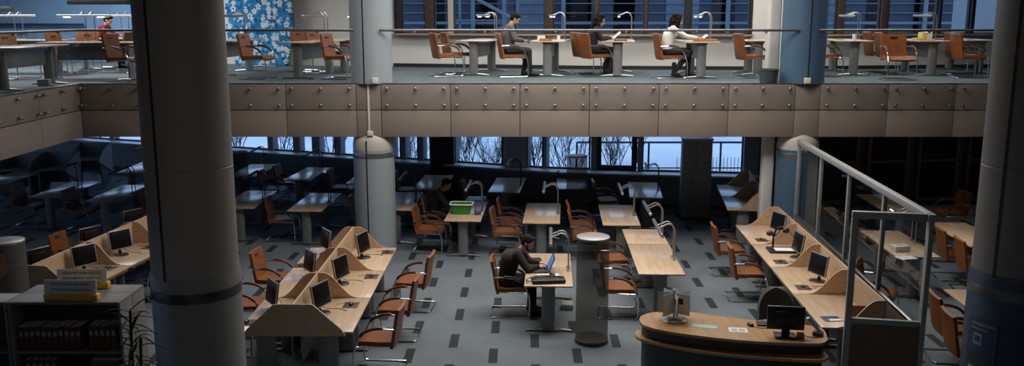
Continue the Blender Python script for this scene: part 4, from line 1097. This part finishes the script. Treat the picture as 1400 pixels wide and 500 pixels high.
# bound volumes on the top shelf: one group of maroon spines
rn = random.Random(4)
def vol(name, x, y, z, w, d, h, mat, label, group, lab=True):
    t = thing(name, label, 'book', (x, y, z), 0, group)
    MB().box(0, w, 0, d, 0, h, .003).build('cover', mat, t)
    MB().box(.004, w - .004, .01, d - .004, h - .001, h + .001).build('pages', 'paper', t)
    if lab: MB().box(w * .2, w * .8, -.0015, 0, h * .60, h * .8).build('spine_label', 'gpart', t)
    return t
pos = 0
ORD = ['first', 'second', 'third', 'fourth', 'fifth', 'sixth', 'seventh', 'eighth', 'ninth', 'tenth', 'eleventh', 'twelfth', 'thirteenth', 'fourteenth', 'fifteenth', 'sixteenth', 'seventeenth', 'eighteenth', 'nineteenth', 'twentieth']
for k in range(11):
    w = .058 + .006 * rn.random()
    vol('bound_volume', SX0 + .06 + .066 * k, SY0 + .05, .905 + .001, w, .22, .27 + .02 * rn.random(), 'darkred', '%s maroon volume from the left on the top shelf of the front bookcase' % ORD[k], 'maroon volumes on the top shelf')
for k in range(5):
    w = .056
    vol('bound_volume', SX0 + .87 + .064 * k, SY0 + .05, .906, w, .22, .29, 'darkred', '%s dark volume from the left in the right hand block on the top shelf' % ORD[k], 'dark volumes in the right hand block')
for k in range(5):
    vol('magazine_file', SX0 + .10 + .075 * k, SY0 + .06, .506, .062, .22, .28, 'drkgrey', '%s dark file with a pale stripe on the lower shelf' % ORD[k], 'files on the lower shelf')
t = thing('paper_pile', 'loose pile of pale papers on the lower shelf of the front bookcase', 'papers', (SX0 + .50, SY0 + .06, .506)); MB().box(0, .3, 0, .2, 0, .05, .004).xf(Matrix.Rotation(R(4), 4, 'Z')).build('pile', 'paper', t); MB().box(.02, .27, .01, .19, .051, .075, .004).build('folder', 'gpart', t)
vol('magazine_file', SX0 + .86, SY0 + .06, .506, .34, .22, .27, 'drkgrey', 'wide black file box on the lower shelf, right of the papers', None, False)
# signs
def sign(px, py, label, mirrored, deg=0, W_=.72, y=None):
    x, y_ = at(px, py, SZ + .02); y_ = y or y_
    x = xat(px, y_, SZ)
    t = thing('table_sign', label, 'sign', (x, y_, SZ + .001), R(deg), 'white signs on yellow bases')
    MB().box(-W_ / 2, W_ / 2, -.045, .045, 0, .075, .008).build('base', 'yellow', t)
    c = MB().box(-W_ / 2, W_ / 2 - .02, -.004, .004, .06, .235, .001).xf(Matrix.Translation((0, -.02, 0)) @ Matrix.Rotation(R(-6), 4, 'X')).build('card', 'paper', t)
    rz = R(180) if mirrored else 0
    for k, (s, sz) in enumerate((('Документи читачам', .046), ('Стелажі: Економіка', .050))):
        z = .175 - .065 * k
        text(s, sz, 'ink', c, (-.005, -.0295 + .105 * (z - .06), z), (R(84 if not mirrored else 96), 0, rz), 'lettering', .0004)
    return t
sign(99, 407, 'front sign, white card with readable lettering on a yellow base', False, -2, .625, y=9.80)
sign(115, 391, 'rear sign, white card with its lettering reversed, on a yellow base', True, 2, .60, y=10.25)
# plant in front of the bookcase end
x, y = -3.28, 7.35
t = thing('potted_plant', 'tall dark spiky potted plant in front of the big left column and the bookcase', 'plant', (x, y, 0))
MB().lathe([(.02, 0), (.15, 0), (.20, .34), (.21, .36), (.195, .36), (.18, .32), (.02, .32)], 24).build('pot', 'pot', t)
for k, (dx, dy, hh) in enumerate(((.0, 0, 2.2), (.05, .05, 1.95), (-.05, .03, 1.7))): MB().tube(smoothpath([(dx * .5, dy * .5, .3), (dx + .02, dy, .9), (dx - .02, dy, 1.5), (dx, dy, hh)], 5), .014, 8).build('stem', 'bark', t)
rn = random.Random(9); m = MB()
for k in range(64):
    z = 1.15 + 1.08 * (k / 64); a = k * 2.4 + rn.uniform(-.3, .3); Lf = rn.uniform(.20, .34); w = rn.uniform(.010, .019); g = []
    up = rn.uniform(.05, .4)
    for q in range(6):
        u = q / 5; rr_ = .01 + Lf * u * .9; zz = z + up * Lf * 2 * u - (.25 + .3 * (1 - k / 64)) * u * u * Lf * 1.8; ww = w * (1 - u) ** .6 * (.5 + min(1, u * 3) * .5) + .001
        cxp, cyp = rr_ * math.cos(a), rr_ * math.sin(a); nx, ny = -math.sin(a), math.cos(a)
        g.append([(cxp + nx * ww, cyp + ny * ww, zz), (cxp, cyp, zz - .004), (cxp - nx * ww, cyp - ny * ww, zz)])
    m.sheet(g, .002)
m.build('foliage', 'plantleaf', t)
# poster on the right front column
t = thing('wall_poster', 'dark blue information poster on the right front column', 'poster', (4.86, 8.3, 0), R(0))
def curved(a0, a1, z0, z1, r, th=.004):
    g = []
    for k in range(9):
        a = R(a0 + (a1 - a0) * k / 8); g.append([(r * math.cos(a), r * math.sin(a), z0 + (z1 - z0) * j / 3) for j in range(4)])
    return MB().sheet(g, th)
curved(186, 226, 1.32, 1.86, .436).build('board', 'navybook', t)
curved(190, 222, 1.79, 1.815, .441).build('title_stripe', 'greymetal', t); curved(190, 215, 1.745, 1.765, .441).build('text_stripe', 'greymetal', t)
curved(196, 208, 1.60, 1.71, .441).build('icon', 'gpart', t); curved(198.5, 205.5, 1.63, 1.69, .4445).build('icon_mark', 'navybook', t)
curved(188, 225, 1.34, 1.52, .441).build('photo', 'drkgrey', t); curved(192, 212, 1.355, 1.38, .4445).build('caption_strip', 'gpart', t)
# ================================================================ GALLERY FURNITURE
GU = 'reading tables on the gallery'; GUL = 'lit desk lamps on the gallery'; GUC = 'brown chairs on the gallery'
UT = {}
def utab(key, px, Y, deg, label, lamplab=None, lit=True, lamp_dx=.30, lamp_dy=0, L=TL):
    x = xat(px, Y, FZ + .75); cx, cy = local(x, Y, deg, 0, L / 2); UT[key] = (cx, cy, deg)
    table(cx, cy, deg, label, GU, FZ, L)
    if lamplab:
        lx, ly = local(cx, cy, deg, lamp_dx, lamp_dy); lamp(lx, ly, deg, FZ + .752, lamplab, GUL, lit=lit)
utab('a', 645, 19.45, -13, 'gallery table left of the man in the grey jumper', 'gallery lamp on the table left of the man in the grey jumper')
utab('b', 748, 19.1, -8, 'gallery table in front of the man in the grey jumper', 'gallery lamp at the table of the man in the grey jumper')
utab('c', 845, 19.05, -6, 'gallery table in front of the woman in black', 'gallery lamp at the table of the woman in black')
utab('d', 961, 18.5, -3, 'gallery table in front of the woman in the white blouse', 'gallery lamp at the table of the woman in the white blouse')
utab('e', 1040, 19.55, 0, 'small gallery table beside the waste bin and the pale post', None, L=1.08)
utab('f', 1172, 19.4, -4, 'gallery table right of the blue column, with a paper cup', 'gallery lamp on the table with the paper cup', lit=False)
utab('g', 1280, 19.3, -4, 'gallery table carrying yellow books, right of the chair facing out', 'gallery lamp beside the yellow books', lit=False)
utab('h', 1345, 19.9, -4, 'gallery table at the right edge, touching the big front column')
utab('i', 402, 18.3, -12, 'grey gallery table left of the pale middle column', 'dark gallery lamp below the right edge of the flower mosaic', lit=False)
utab('j', 296, 19.3, -6, 'gallery table right behind the big left column', 'gallery lamp against the big left column, before the mosaic', lit=False)
utab('k', 468, 20.3, -4, 'pale gallery table just left of the middle column', 'gallery lamp with two bright ends left of the middle column')
x, y = -8.74, 16.2; table(x, y, 0, 'gallery table at the glass of the left gallery, cut by the photo edge', GU, FZ); UT['l'] = (x, y, 0)
x, y = xat(124, 18.55, 4.1), 18.55; table(x, y, 92, 'gallery table crosswise near the inner corner of the gallery', GU, FZ); UT['m'] = (x, y, 92)
x, y = xat(160, 21.6, 4.1), 21.6; table(x, y, 92, 'gallery table of the reader in red, left of the big column', GU, FZ); UT['n'] = (x, y, 92)
x, y = xat(30, 20.2, 4.1), 20.2; table(x, y, 90, 'gallery table further back at the left edge of the photo', GU, FZ); UT['o'] = (x, y, 90)
for key, dx, l, lit in (('m', .10, 'long flat gallery lamp before the blue wall, nearer the big column', True), ('n', -.1, 'glowing gallery lamp behind the reader in red', True), ('o', .2, 'long gallery lamp at the left edge before the blue wall', False)):
    cx, cy, a = UT[key]; lx, ly = local(cx, cy, a, .30, dx); lamp(lx, ly, a, FZ + .752, l, GUL, lit=lit)
def uch(px, Y, deg, label):
    a = R(deg); x = xat(px, Y, FZ + .9); chair(x + .30 * math.cos(a), Y + .30 * math.sin(a), deg, label, GUC, FZ); return x + .30 * math.cos(a), Y + .30 * math.sin(a)
uch(592, 19.3, 22, 'front one of the two brown gallery chairs right of the pale middle column')
uch(607, 20.1, 22, 'rear one of the two brown gallery chairs right of the pale middle column')
pm = uch(682, 19.2, 10, 'gallery chair of the man in the grey jumper')
uch(787, 20.0, 20, 'gallery chair behind the chair of the woman in black')
pw = uch(798, 19.25, 22, 'gallery chair of the woman in black')
pb = uch(898, 18.8, 6, 'gallery chair of the woman in the white blouse')
uch(1010, 18.8, 8, 'brown gallery chair left of the waste bin')
uch(1112, 19.3, -3, 'gallery chair partly hidden behind the blue column')
uch(1186, 20.6, -2, 'gallery chair behind the table with the paper cup')
uch(1202, 19.9, -2, 'gallery chair just left of the one facing out over the balustrade')
chair(xat(1227, 18.3, FZ + .6), 18.25, -92, 'brown gallery chair facing straight out over the balustrade', GUC, FZ)
uch(1308, 18.95, -2, 'brown gallery chair facing right, nearest the big right column')
uch(1299, 20.0, -2, 'brown gallery chair behind the one nearest the big right column')
uch(332, 18.5, -8, 'brown gallery chair in front of the flower mosaic')
uch(406, 21.2, -20, 'brown gallery chair right of the mosaic, the rear left of three')
uch(426, 20.6, -20, 'brown gallery chair right of the mosaic, the middle of three')
uch(446, 18.6, -15, 'brown gallery chair touching the pale middle column')
uch(150, 17.95, -10, 'gallery chair against the big left column')
uch(72, 19.75, -8, 'gallery chair facing right behind the crosswise table')
chair(xat(114, 20.5, FZ + .6), 20.5, -84, 'gallery chair with its wide back to the crosswise table', GUC, FZ)
uch(6, 18.6, -20, 'gallery chair at the left edge of the photo')
uch(178, 20.6, 170, 'gallery chair at the table of the reader in red, against the big column')
prr = uch(128, 22.3, 0, 'gallery chair of the reader in red')
# small things up there
def onu(key, lx, ly): return (*local(*UT[key], lx, ly), FZ + .753)
def book(loc, deg, w, d, h, mat, label, group=None):
    t = thing('book', label, 'book', loc, R(deg), group); MB().box(-w / 2, w / 2, -d / 2, d / 2, 0, h, .003).build('cover', mat, t); MB().box(-w / 2 + .004, w / 2 + .003, -d / 2 + .006, d / 2 - .006, .004, h - .004).build('pages', 'paper', t); return t
def cup(loc, label, mat='paper', h=.10):
    t = thing('cup', label, 'cup', loc); MB().lathe([(.005, 0), (.03, 0), (.042, h), (.039, h), (.028, .006), (.005, .006)], 20).build('body', mat, t); MB().lathe([(.043, h - .006), (.045, h), (.043, h + .004), (.041, h)], 20, cap=False).build('rim', mat, t); return t
b_ = onu('b', -.16, -.62); t = thing('white_box', 'small white box beside the brown book of the man in grey', 'box', b_, R(4)); MB().box(-.08, .08, -.07, .07, 0, .10, .006).build('carton', 'white', t); MB().box(-.082, .082, -.072, .072, .075, .102, .006).build('lid', 'paper', t)
book(onu('b', -.05, -.78), 4, .24, .17, .05, 'brownbook', 'thick brown book on the table of the man in grey'); cup(onu('b', .2, -.45), 'white cup on the table of the man in grey')
bk = onu('b', .05, -.78); book((bk[0], bk[1], bk[2] + .051), -6, .2, .15, .025, 'redbook', 'thin red brown book on top of the thick brown one')
cup(onu('c', -.14, -.55), 'white mug on the table of the woman in black', 'white', .09)
book(onu('c', .06, -.70), 3, .26, .18, .03, 'redbook', 'red brown book lying on the table of the woman in black')
b_ = onu('d', -.12, -.55); 
book(onu('d', .08, -.66), 2, .46, .2, .055, 'brownbook', 'wide brown folder on the table of the woman in the white blouse')
t = thing('paper_pile', 'pile of white papers under the hands of the woman in the white blouse', 'papers', onu('d', -.24, -.62), R(4)); MB().box(-.10, .10, -.13, .13, 0, .012, .002).build('sheet_stack', 'paper', t)
cup(onu('f', .0, -.70), 'pale paper cup on the gallery table right of the blue column', 'paper', .13)
g0 = onu('g', -.12, -.6)
for k, (dx, h, mt, l) in enumerate(((-.18, .05, 'ybook', 'yellow book lying left of the upright ones'), (-.05, .17, 'ybook', 'upright yellow book, the left of the pair'), (.06, .18, 'paper', 'upright white book beside the yellow ones'))):
    t = thing('book', l, 'book', (g0[0] + dx, g0[1], g0[2]), R(5)); MB().box(-.055, .05, -.10, .10, 0, h, .003).build('cover', mt, t); MB().box(-.045, .052, -.095, .095, .004, h + .001).build('pages', 'paper', t)
t = thing('waste_bin', 'blue grey waste bin beside the blue gallery column', 'bin', (xat(1050, 17.35, FZ), 17.36, FZ)); MB().lathe([(.01, 0), (.15, 0), (.19, .26), (.18, .26), (.142, .01), (.01, .01)], 28).build('bucket', 'bin', t); MB().lathe([(.188, .245), (.198, .25), (.198, .27), (.185, .272)], 28, cap=False).build('rim', 'bin', t)
t = thing('floor_socket_box', 'small clear box on the gallery floor by the left glass panel', 'socket box', (xat(67, 16.9, FZ), 16.75, FZ)); MB().box(-.11, .11, -.06, .06, 0, .12, .01).build('housing', 'gpart', t); MB().box(-.10, .10, -.064, -.06, .02, .10).build('cover', 'silver', t)
# ================================================================ PEOPLE
def hand(mb, w, f, n, curl=.5, side=1, scale=1.0):
    "palm and five fingers: w wrist, f forward direction, n back-of-hand normal"
    f = Vector(f).normalized(); n = Vector(n); n = (n - f * n.dot(f)).normalized(); s = f.cross(n) * side
    w = Vector(w); S = scale
    for k in (-1.2, -.4, .4, 1.2): mb.caps(w + f * .012 * S + s * .009 * k * S, w + f * .085 * S + s * .021 * k * S, .013 * S, .0115 * S, 8)
    for k, Ln in zip((-1.45, -.5, .5, 1.45), (.062, .078, .084, .074)):
        a = w + f * .09 * S + s * .0185 * k * S
        c1 = (f * math.cos(curl * .6) - n * math.sin(curl * .6)); c2 = (f * math.cos(curl * 1.5) - n * math.sin(curl * 1.5))
        b = a + c1 * Ln * .52 * S + s * .002 * k; c = b + c2 * Ln * .5 * S
        mb.caps(a, b, .0095 * S, .0085 * S, 8); mb.caps(b, c, .0085 * S, .007 * S, 8)
    a = w + f * .025 * S + s * .024 * S; b = a + (f * .7 + s * .65 - n * .25).normalized() * .042 * S; c = b + (f * .95 + s * .1 - n * .3).normalized() * .034 * S
    mb.caps(a, b, .0125 * S, .0105 * S, 8); mb.caps(b, c, .0105 * S, .008 * S, 8)
def fuse(mb, name, mat, parent, vox, sm=3):
    o = mb.build(name, mat, parent)
    r = o.modifiers.new('r', 'REMESH'); r.mode = 'VOXEL'; r.voxel_size = vox
    s = o.modifiers.new('s', 'SMOOTH'); s.factor = .5; s.iterations = sm
    return baked(o)
def person(label, loc, rz, pose, look):
    P = thing('person', label, 'person', loc, rz)
    fem = look.get('female', False); sw = .165 if fem else .195
    hip = Vector((-.10, 0, .555)); ch = Vector(pose['chest']); nk = Vector(pose['neck']); hd = Vector(pose['head'])
    hp, hy = R(pose.get('pitch', 15)), R(pose.get('yaw', 0))
    HM = Matrix.Translation(hd) @ Matrix.Rotation(hy, 4, 'Z') @ Matrix.Rotation(hp, 4, 'Y')
    def h(p): return HM @ Vector(p)
    b = MB(); R4 = HM.to_3x3().to_4x4()
    # head
    b.ball(h((-.012, 0, .03)), (.098, .076, .094), 20, R4); b.ball(h((.018, 0, -.035)), (.072, .060, .080), 18, R4)
    b.ball(h((.048, 0, -.082)), (.032, .034, .026), 12, R4); b.caps(h((.078, 0, .012)), h((.103, 0, -.028)), .009, .013, 10)
    b.caps(h((.076, -.03, .028)), h((.076, .03, .028)), .014, .014, 10)
    for s in (-1, 1):
        b.ball(h((-.012, .077 * s, -.008)), (.020, .010, .032), 10, R4); b.ball(h((.045, .036 * s, -.03)), (.028, .022, .026), 10, R4)
    b.caps(h((.076, -.018, -.058)), h((.076, .018, -.058)), .009, .009, 8)
    b.caps(nk + Vector((-.01, 0, -.04)), h((-.02, 0, -.06)), .056 if not fem else .046, .052 if not fem else .044)
    sh = [ch + (nk - ch) * .80 + Vector((-.01, sw * s, -.01)) for s in (1, -1)]
    b.caps(hip, ch, .11, .11); b.caps(ch, nk + Vector((0, 0, -.05)), .11, .06)
    kn = [Vector(p) for p in pose['knee']]; an = [Vector(p) for p in pose['ankle']]
    hips = [hip + Vector((0, .085 * s, 0)) for s in (1, -1)]
    el = [Vector(p) for p in pose['elbow']]; wr = [Vector(p) for p in pose['wrist']]
    for i in (0, 1):
        b.caps(sh[i], el[i], .042, .034); b.caps(el[i], wr[i], .035, .022); b.caps(nk + Vector((0, 0, -.06)), sh[i], .045, .045)
        hf = Vector(pose['hdir'][i]); b.caps(wr[i], wr[i] + hf.normalized() * .02, .021, .018, 8)
        hand(b, wr[i], hf, pose.get('hnorm', ((0, 0, 1), (0, 0, 1)))[i], pose.get('curl', .6), 1 if i == 1 else -1, .92 if fem else 1)
        b.caps(hips[i], kn[i], .07, .048); b.caps(kn[i], an[i], .048, .034)
        fd = Vector((kn[i].x - hip.x, kn[i].y - hips[i].y, 0)).normalized()
        fd = Vector(pose.get('toe', ((1, 0, 0), (1, 0, 0)))[i]).normalized()
        b.caps(an[i], an[i] + fd * .11 + Vector((0, 0, -.055)), .032, .022)
    fuse(b, 'body', 'skin', P, .0075, 2)
    # face
    for s in (-1, 1): MB().ball(h((.073, .03 * s, .008)), (.010, .013, .008), 10, R4).build('eye', 'eye', P)
    MB().ball(h((.083, 0, -.058)), (.006, .022, .007), 10, R4).build('mouth', 'lip', P)
    # hair
    m = MB(); rn = random.Random(len(label))
    m.ball(h((-.022, 0, .045)), (.100, .083, .092), 20, R4)
    if look['hair'] == 'short':
        m.ball(h((-.05, 0, .01)), (.068, .080, .085), 16, R4); m.caps(h((.045, -.04, .10)), h((.045, .04, .10)), .028, .028)
        for s in (-1, 1): m.caps(h((.01, .070 * s, .055)), h((0, .074 * s, .005)), .018, .009)
    else:
        big = look['hair'] == 'long'
        for k in range(150 if big else 110):
            a = rn.uniform(R(52), R(308)); zz = rn.uniform(-.24 if big else -.15, .10); rr_ = (.095 + .035 * (1 - abs(zz) / .26)) * rn.uniform(.85, 1.15)
            if zz > .05: rr_ *= .8
            rad = rn.uniform(.022, .034)
            m.ball(h((-.025 + rr_ * math.cos(a) * (.9), rr_ * .92 * math.sin(a), zz)), rad, 8)
        for k in range(40):
            a = rn.uniform(0, 6.28); q = rn.uniform(0, .08); m.ball(h((-.02 + q * math.cos(a), q * math.sin(a), .115 + rn.uniform(-.015, .02))), .026, 8)
    fuse(m, 'hair', look.get('haircol', 'hair'), P, .008, 1)
    if look.get('beard'):
        m = MB(); m.ball(h((.046, 0, -.085)), (.042, .044, .036), 14, R4)
        for s in (-1, 1): m.caps(h((.0, .066 * s, -.02)), h((.04, .046 * s, -.08)), .012, .018)
        fuse(m, 'beard', look.get('haircol', 'hair'), P, .008, 1)
    # top
    m = MB(); wch = .158 if not fem else .125
    m.caps(hip + Vector((0, .05, .02)), ch + Vector((-.01, .06, 0)), .125, wch); m.caps(hip + Vector((0, -.05, .02)), ch + Vector((-.01, -.06, 0)), .125, wch)
    m.caps(ch, nk + Vector((-.015, 0, -.06)), wch, .085)
    if fem:
        for s in (-1, 1): m.ball(ch + Vector((.095, .06 * s, .0)), .06, 12)
    for i in (0, 1):
        m.caps(nk + Vector((-.015, 0, -.065)), sh[i], .062, .072); m.caps(sh[i], el[i], .080 if not fem else .058, .062 if not fem else .046)
        m.caps(el[i], el[i] + (wr[i] - el[i]) * .93, .062 if not fem else .046, .043 if not fem else .034)
    if look.get('skirt'):
        for i in (0, 1): m.caps(hips[i], kn[i] + Vector((-.02, 0, 0)), .12, .085)
    fuse(m, look.get('topname', 'jumper'), look['top'], P, .012, 4)
    m = MB()
    c0 = nk + Vector((-.012, 0, -.035)); m.tube([c0 + Vector((.066 * math.cos(a), .066 * math.sin(a), .012 * math.cos(a + math.pi))) for a in [2 * math.pi * k / 20 for k in range(20)]], .014, 8, closed=True)
    m.build('collar', look.get('collar', look['top']), P)
    if look.get('shirt'):
        m = MB(); m.caps(nk + Vector((.045, 0, -.03)), ch + Vector((.13, 0, .03)), .028, .02); m.build('shirt_front', 'blouse', P)
    # trousers
    m = MB(); m.caps(hip + Vector((0, .06, 0)), hip + Vector((0, -.06, 0)), .125, .125)
    for i in (0, 1):
        m.caps(hips[i], kn[i], .098, .068); m.caps(kn[i], kn[i] + (an[i] - kn[i]) * .92, .066, .052)
    fuse(m, 'trousers', look.get('trous', 'trousers'), P, .011, 3)
    for i in (0, 1):
        fd = Vector(pose.get('toe', ((1, 0, 0), (1, 0, 0)))[i]).normalized(); a = an[i]
        m = MB(); m.caps(a + Vector((0, 0, .03 if not look.get('boots') else .16)), a + Vector((0, 0, -.02)), .048, .048)
        m.caps(a + Vector((-.02, 0, -.055)) , a + fd * .175 + Vector((0, 0, -.058)), .042, .037); m.caps(a + Vector((0, 0, -.02)), a + fd * .12 + Vector((0, 0, -.046)), .05, .042)
        fuse(m, 'shoe', 'shoe', P, .009, 2)
    return P
K0 = [(.33, .10, .545), (.33, -.10, .545)]; A0 = [(.33, .10, .098), (.33, -.10, .098)]
person('man in a grey jumper and black trousers sitting on the gallery with his head bowed', (pm[0] - .0, pm[1], FZ), R(6),
       dict(chest=(-.10, 0, .88), neck=(-.045, 0, 1.08), head=(.045, 0, 1.205), pitch=32, elbow=[(.02, .25, .80), (.02, -.25, .80)], wrist=[(.23, .07, .75), (.21, -.09, .76)], hdir=[(1, -.35, .05), (1, .35, .05)], knee=K0, ankle=[(.24, .10, .098), (.36, -.10, .098)], curl=.9),
       dict(hair='short', haircol='hair', top='knit', collar='redbook', topname='jumper'))
t = thing('mobile_phone', 'small dark phone held by the man in the grey jumper', 'phone', (pm[0] + .32, pm[1] - .02, FZ + .765), R(-3)); MB().box(-.035, .035, -.07, .07, -.004, .004, .002).xf(Matrix.Rotation(R(-35), 4, 'Y')).build('case', 'black', t)
person('woman with long dark curly hair in a black dress reading a book on the gallery', (pw[0] - .0, pw[1], FZ), R(6),
       dict(chest=(-.09, 0, .86), neck=(.0, 0, 1.04), head=(.075, 0, 1.165), pitch=20, yaw=-18, elbow=[(.05, .22, .80), (.08, -.22, .78)], wrist=[(.30, .07, .82), (.30, -.09, .815)], hdir=[(1, -.2, .35), (1, .2, .35)], knee=K0, ankle=[(.22, .09, .098), (.30, -.10, .098)], curl=.8),
       dict(hair='long', female=True, top='dress', topname='dress', skirt=True, boots=True))
t = thing('open_book', 'open white book held up by the woman in black', 'book', (pw[0] + .42, pw[1] - .03, FZ + .885), R(-4))
for s in (-1, 1): MB().box(-.006, .006, min(0, .15 * s), max(0, .15 * s), -.10, .10, .002).xf(Matrix.Rotation(R(48), 4, 'Y') @ Matrix.Rotation(R(-12 * s), 4, 'Z')).build('page_block', 'paper', t)
person('woman in a white blouse and black trousers reaching across her gallery table', (pb[0] + .03, pb[1], FZ), R(-3),
       dict(chest=(-.06, 0, .88), neck=(.02, 0, 1.06), head=(.10, 0, 1.17), pitch=12, elbow=[(.26, .20, .86), (.27, -.20, .86)], wrist=[(.49, .10, .835), (.50, -.11, .83)], hdir=[(1, -.2, .05), (1, .25, .1)], knee=[(.36, .10, .55), (.36, -.11, .53)], ankle=[(.36, .10, .098), (.04, -.12, .13)], toe=[(1, 0, 0), (.9, 0, -.25)], curl=.7),
       dict(hair='curly', female=True, top='blouse', topname='blouse', boots=True))
t = thing('open_book', 'open book standing under the hands of the woman in the white blouse', 'book', (pb[0] + .66, pb[1] - .02, FZ + .85), R(-3))
for s in (-1, 1): MB().box(-.005, .005, min(0, .14 * s), max(0, .14 * s), -.09, .09, .002).xf(Matrix.Rotation(R(55), 4, 'Y') @ Matrix.Rotation(R(-12 * s), 4, 'Z')).build('page_block', 'paper', t)
cx, cy, a = TPOS['man']; mx_, my_ = local(cx, cy, a, -TW / 2 - .22, .05)
person('man in a dark suit bent over a laptop at the aisle table', (mx_, my_, 0), R(a),
       dict(chest=(-.02, 0, .89), neck=(.13, 0, 1.06), head=(.245, 0, 1.155), pitch=26, yaw=-10, elbow=[(.24, .29, .80), (.26, -.29, .80)], wrist=[(.42, .09, .805), (.41, -.10, .805)], hdir=[(1, -.15, -.05), (1, .2, -.05)], knee=K0, ankle=[(.28, .10, .098), (.34, -.11, .098)], curl=.7),
       dict(hair='short', haircol='hairb', top='suit', topname='jacket', collar='blouse', shirt=True, beard=True, trous='suit'))
cx, cy, a = TPOS['basket']; mx_, my_ = local(cx, cy, a, -TW / 2 - .30, .52)
person('dark clothed person sitting in the shadow behind the green basket', (mx_, my_, 0), R(a),
       dict(chest=(-.04, 0, .88), neck=(.07, 0, 1.07), head=(.18, 0, 1.19), pitch=20, elbow=[(.16, .27, .83), (.18, -.27, .83)], wrist=[(.38, .09, .81), (.38, -.08, .81)], hdir=[(1, -.2, -.05), (1, .2, -.05)], knee=K0, ankle=A0, curl=.7),
       dict(hair='short', top='dress', topname='jacket'))
person('dark haired reader in a red jumper at the back left of the gallery', (prr[0], prr[1], FZ), R(0),
       dict(chest=(-.09, 0, .86), neck=(.0, 0, 1.05), head=(.08, 0, 1.165), pitch=28, elbow=[(.12, .24, .83), (.14, -.24, .83)], wrist=[(.36, .08, .81), (.36, -.09, .81)], hdir=[(1, -.2, -.05), (1, .2, -.05)], knee=K0, ankle=A0, curl=.7),
       dict(hair='short', female=True, top='redknit', topname='jumper'))
# ================================================================ LIGHT
def area(name, loc, sx, sy, power, col, rot=(0, 0, 0), spread=180):
    l = bpy.data.lights.new(name, 'AREA'); l.shape = 'RECTANGLE'; l.size = sx; l.size_y = sy; l.energy = power; l.color = col; l.spread = R(spread)
    o = bpy.data.objects.new(name, l); COL.objects.link(o); o.location = loc; o.rotation_euler = rot; return o
area('atrium_light', (1.0, 14.0, 7.1), 7.5, 2.8, 480, (1, .93, .86), spread=165)
area('gallery_light', (2.5, 20.3, 7.0), 13, .8, 260, (1, .95, .88), spread=150)
area('gallery_edge_light', (2.5, 17.6, 7.0), 13, .6, 300, (1, .94, .87), spread=150)
area('gallery_light_left', (-11.5, 20.5, 7.0), 7, 5, 560, (.95, .97, 1), spread=165)
area('near_light', (0, 1.5, 7.1), 8, 2, 40, (1, .93, .86), spread=170)
area('side_room_fill', (10.2, 19.4, 2.86), 5, 2.2, 10, (1, .9, .8), spread=170)  # unseen fill lamp, added to lift faint detail in the dark side room
for px, py, Y, Lh, l in ((136, 3, 19.6, 1.35, 'long dark lamp bar hanging above the left gallery near the big column'), (0, 12, 22.5, .62, 'short dark lamp bar hanging above the left gallery at the photo edge')):
    zc = Y * math.cos(TH); z = CZ + Y * math.tan(math.atan((250 - py) / FPX) - TH)
    t = thing('pendant_lamp', l, 'lamp', (xat(px, Y, z), Y, z), R(-2), 'dark lamp bars hanging above the gallery')
    MB().box(-Lh / 2, Lh / 2, -.09, .09, -.05, .06, .02).build('lamp_body', 'drkgrey', t)
    for s_ in (-1, 1): MB().tube([(s_ * Lh * .35, 0, .05), (s_ * Lh * .35, 0, 7.2 - z)], .006, 6).build('cable', 'black', t)
W_ = bpy.data.worlds.new('dusk'); SC.world = W_; W_.use_nodes = True
n = W_.node_tree; bg = n.nodes['Background']
tc = N(n, 'ShaderNodeTexCoord'); sp = N(n, 'ShaderNodeSeparateXYZ'); n.links.new(tc.outputs['Generated'], sp.inputs[0])
cr = N(n, 'ShaderNodeValToRGB'); cr.color_ramp.elements[0].position = .48; cr.color_ramp.elements[1].position = .8
cr.color_ramp.elements[0].color = (.42, .63, .98, 1); cr.color_ramp.elements[1].color = (.40, .62, 1, 1)
mr = N(n, 'ShaderNodeMapRange'); mr.inputs['From Min'].default_value = -1; n.links.new(sp.outputs['Z'], mr.inputs['Value']); n.links.new(mr.outputs[0], cr.inputs[0])
n.links.new(cr.outputs[0], bg.inputs[0]); bg.inputs[1].default_value = 1.5
SC.view_settings.view_transform = 'Standard'; SC.view_settings.look = 'None'; SC.view_settings.exposure = 0; SC.view_settings.gamma = 1
SC.view_settings.use_curve_mapping = False
SC.cycles.max_bounces = 8; SC.cycles.transparent_max_bounces = 24; SC.cycles.caustics_reflective = False; SC.cycles.caustics_refractive = False
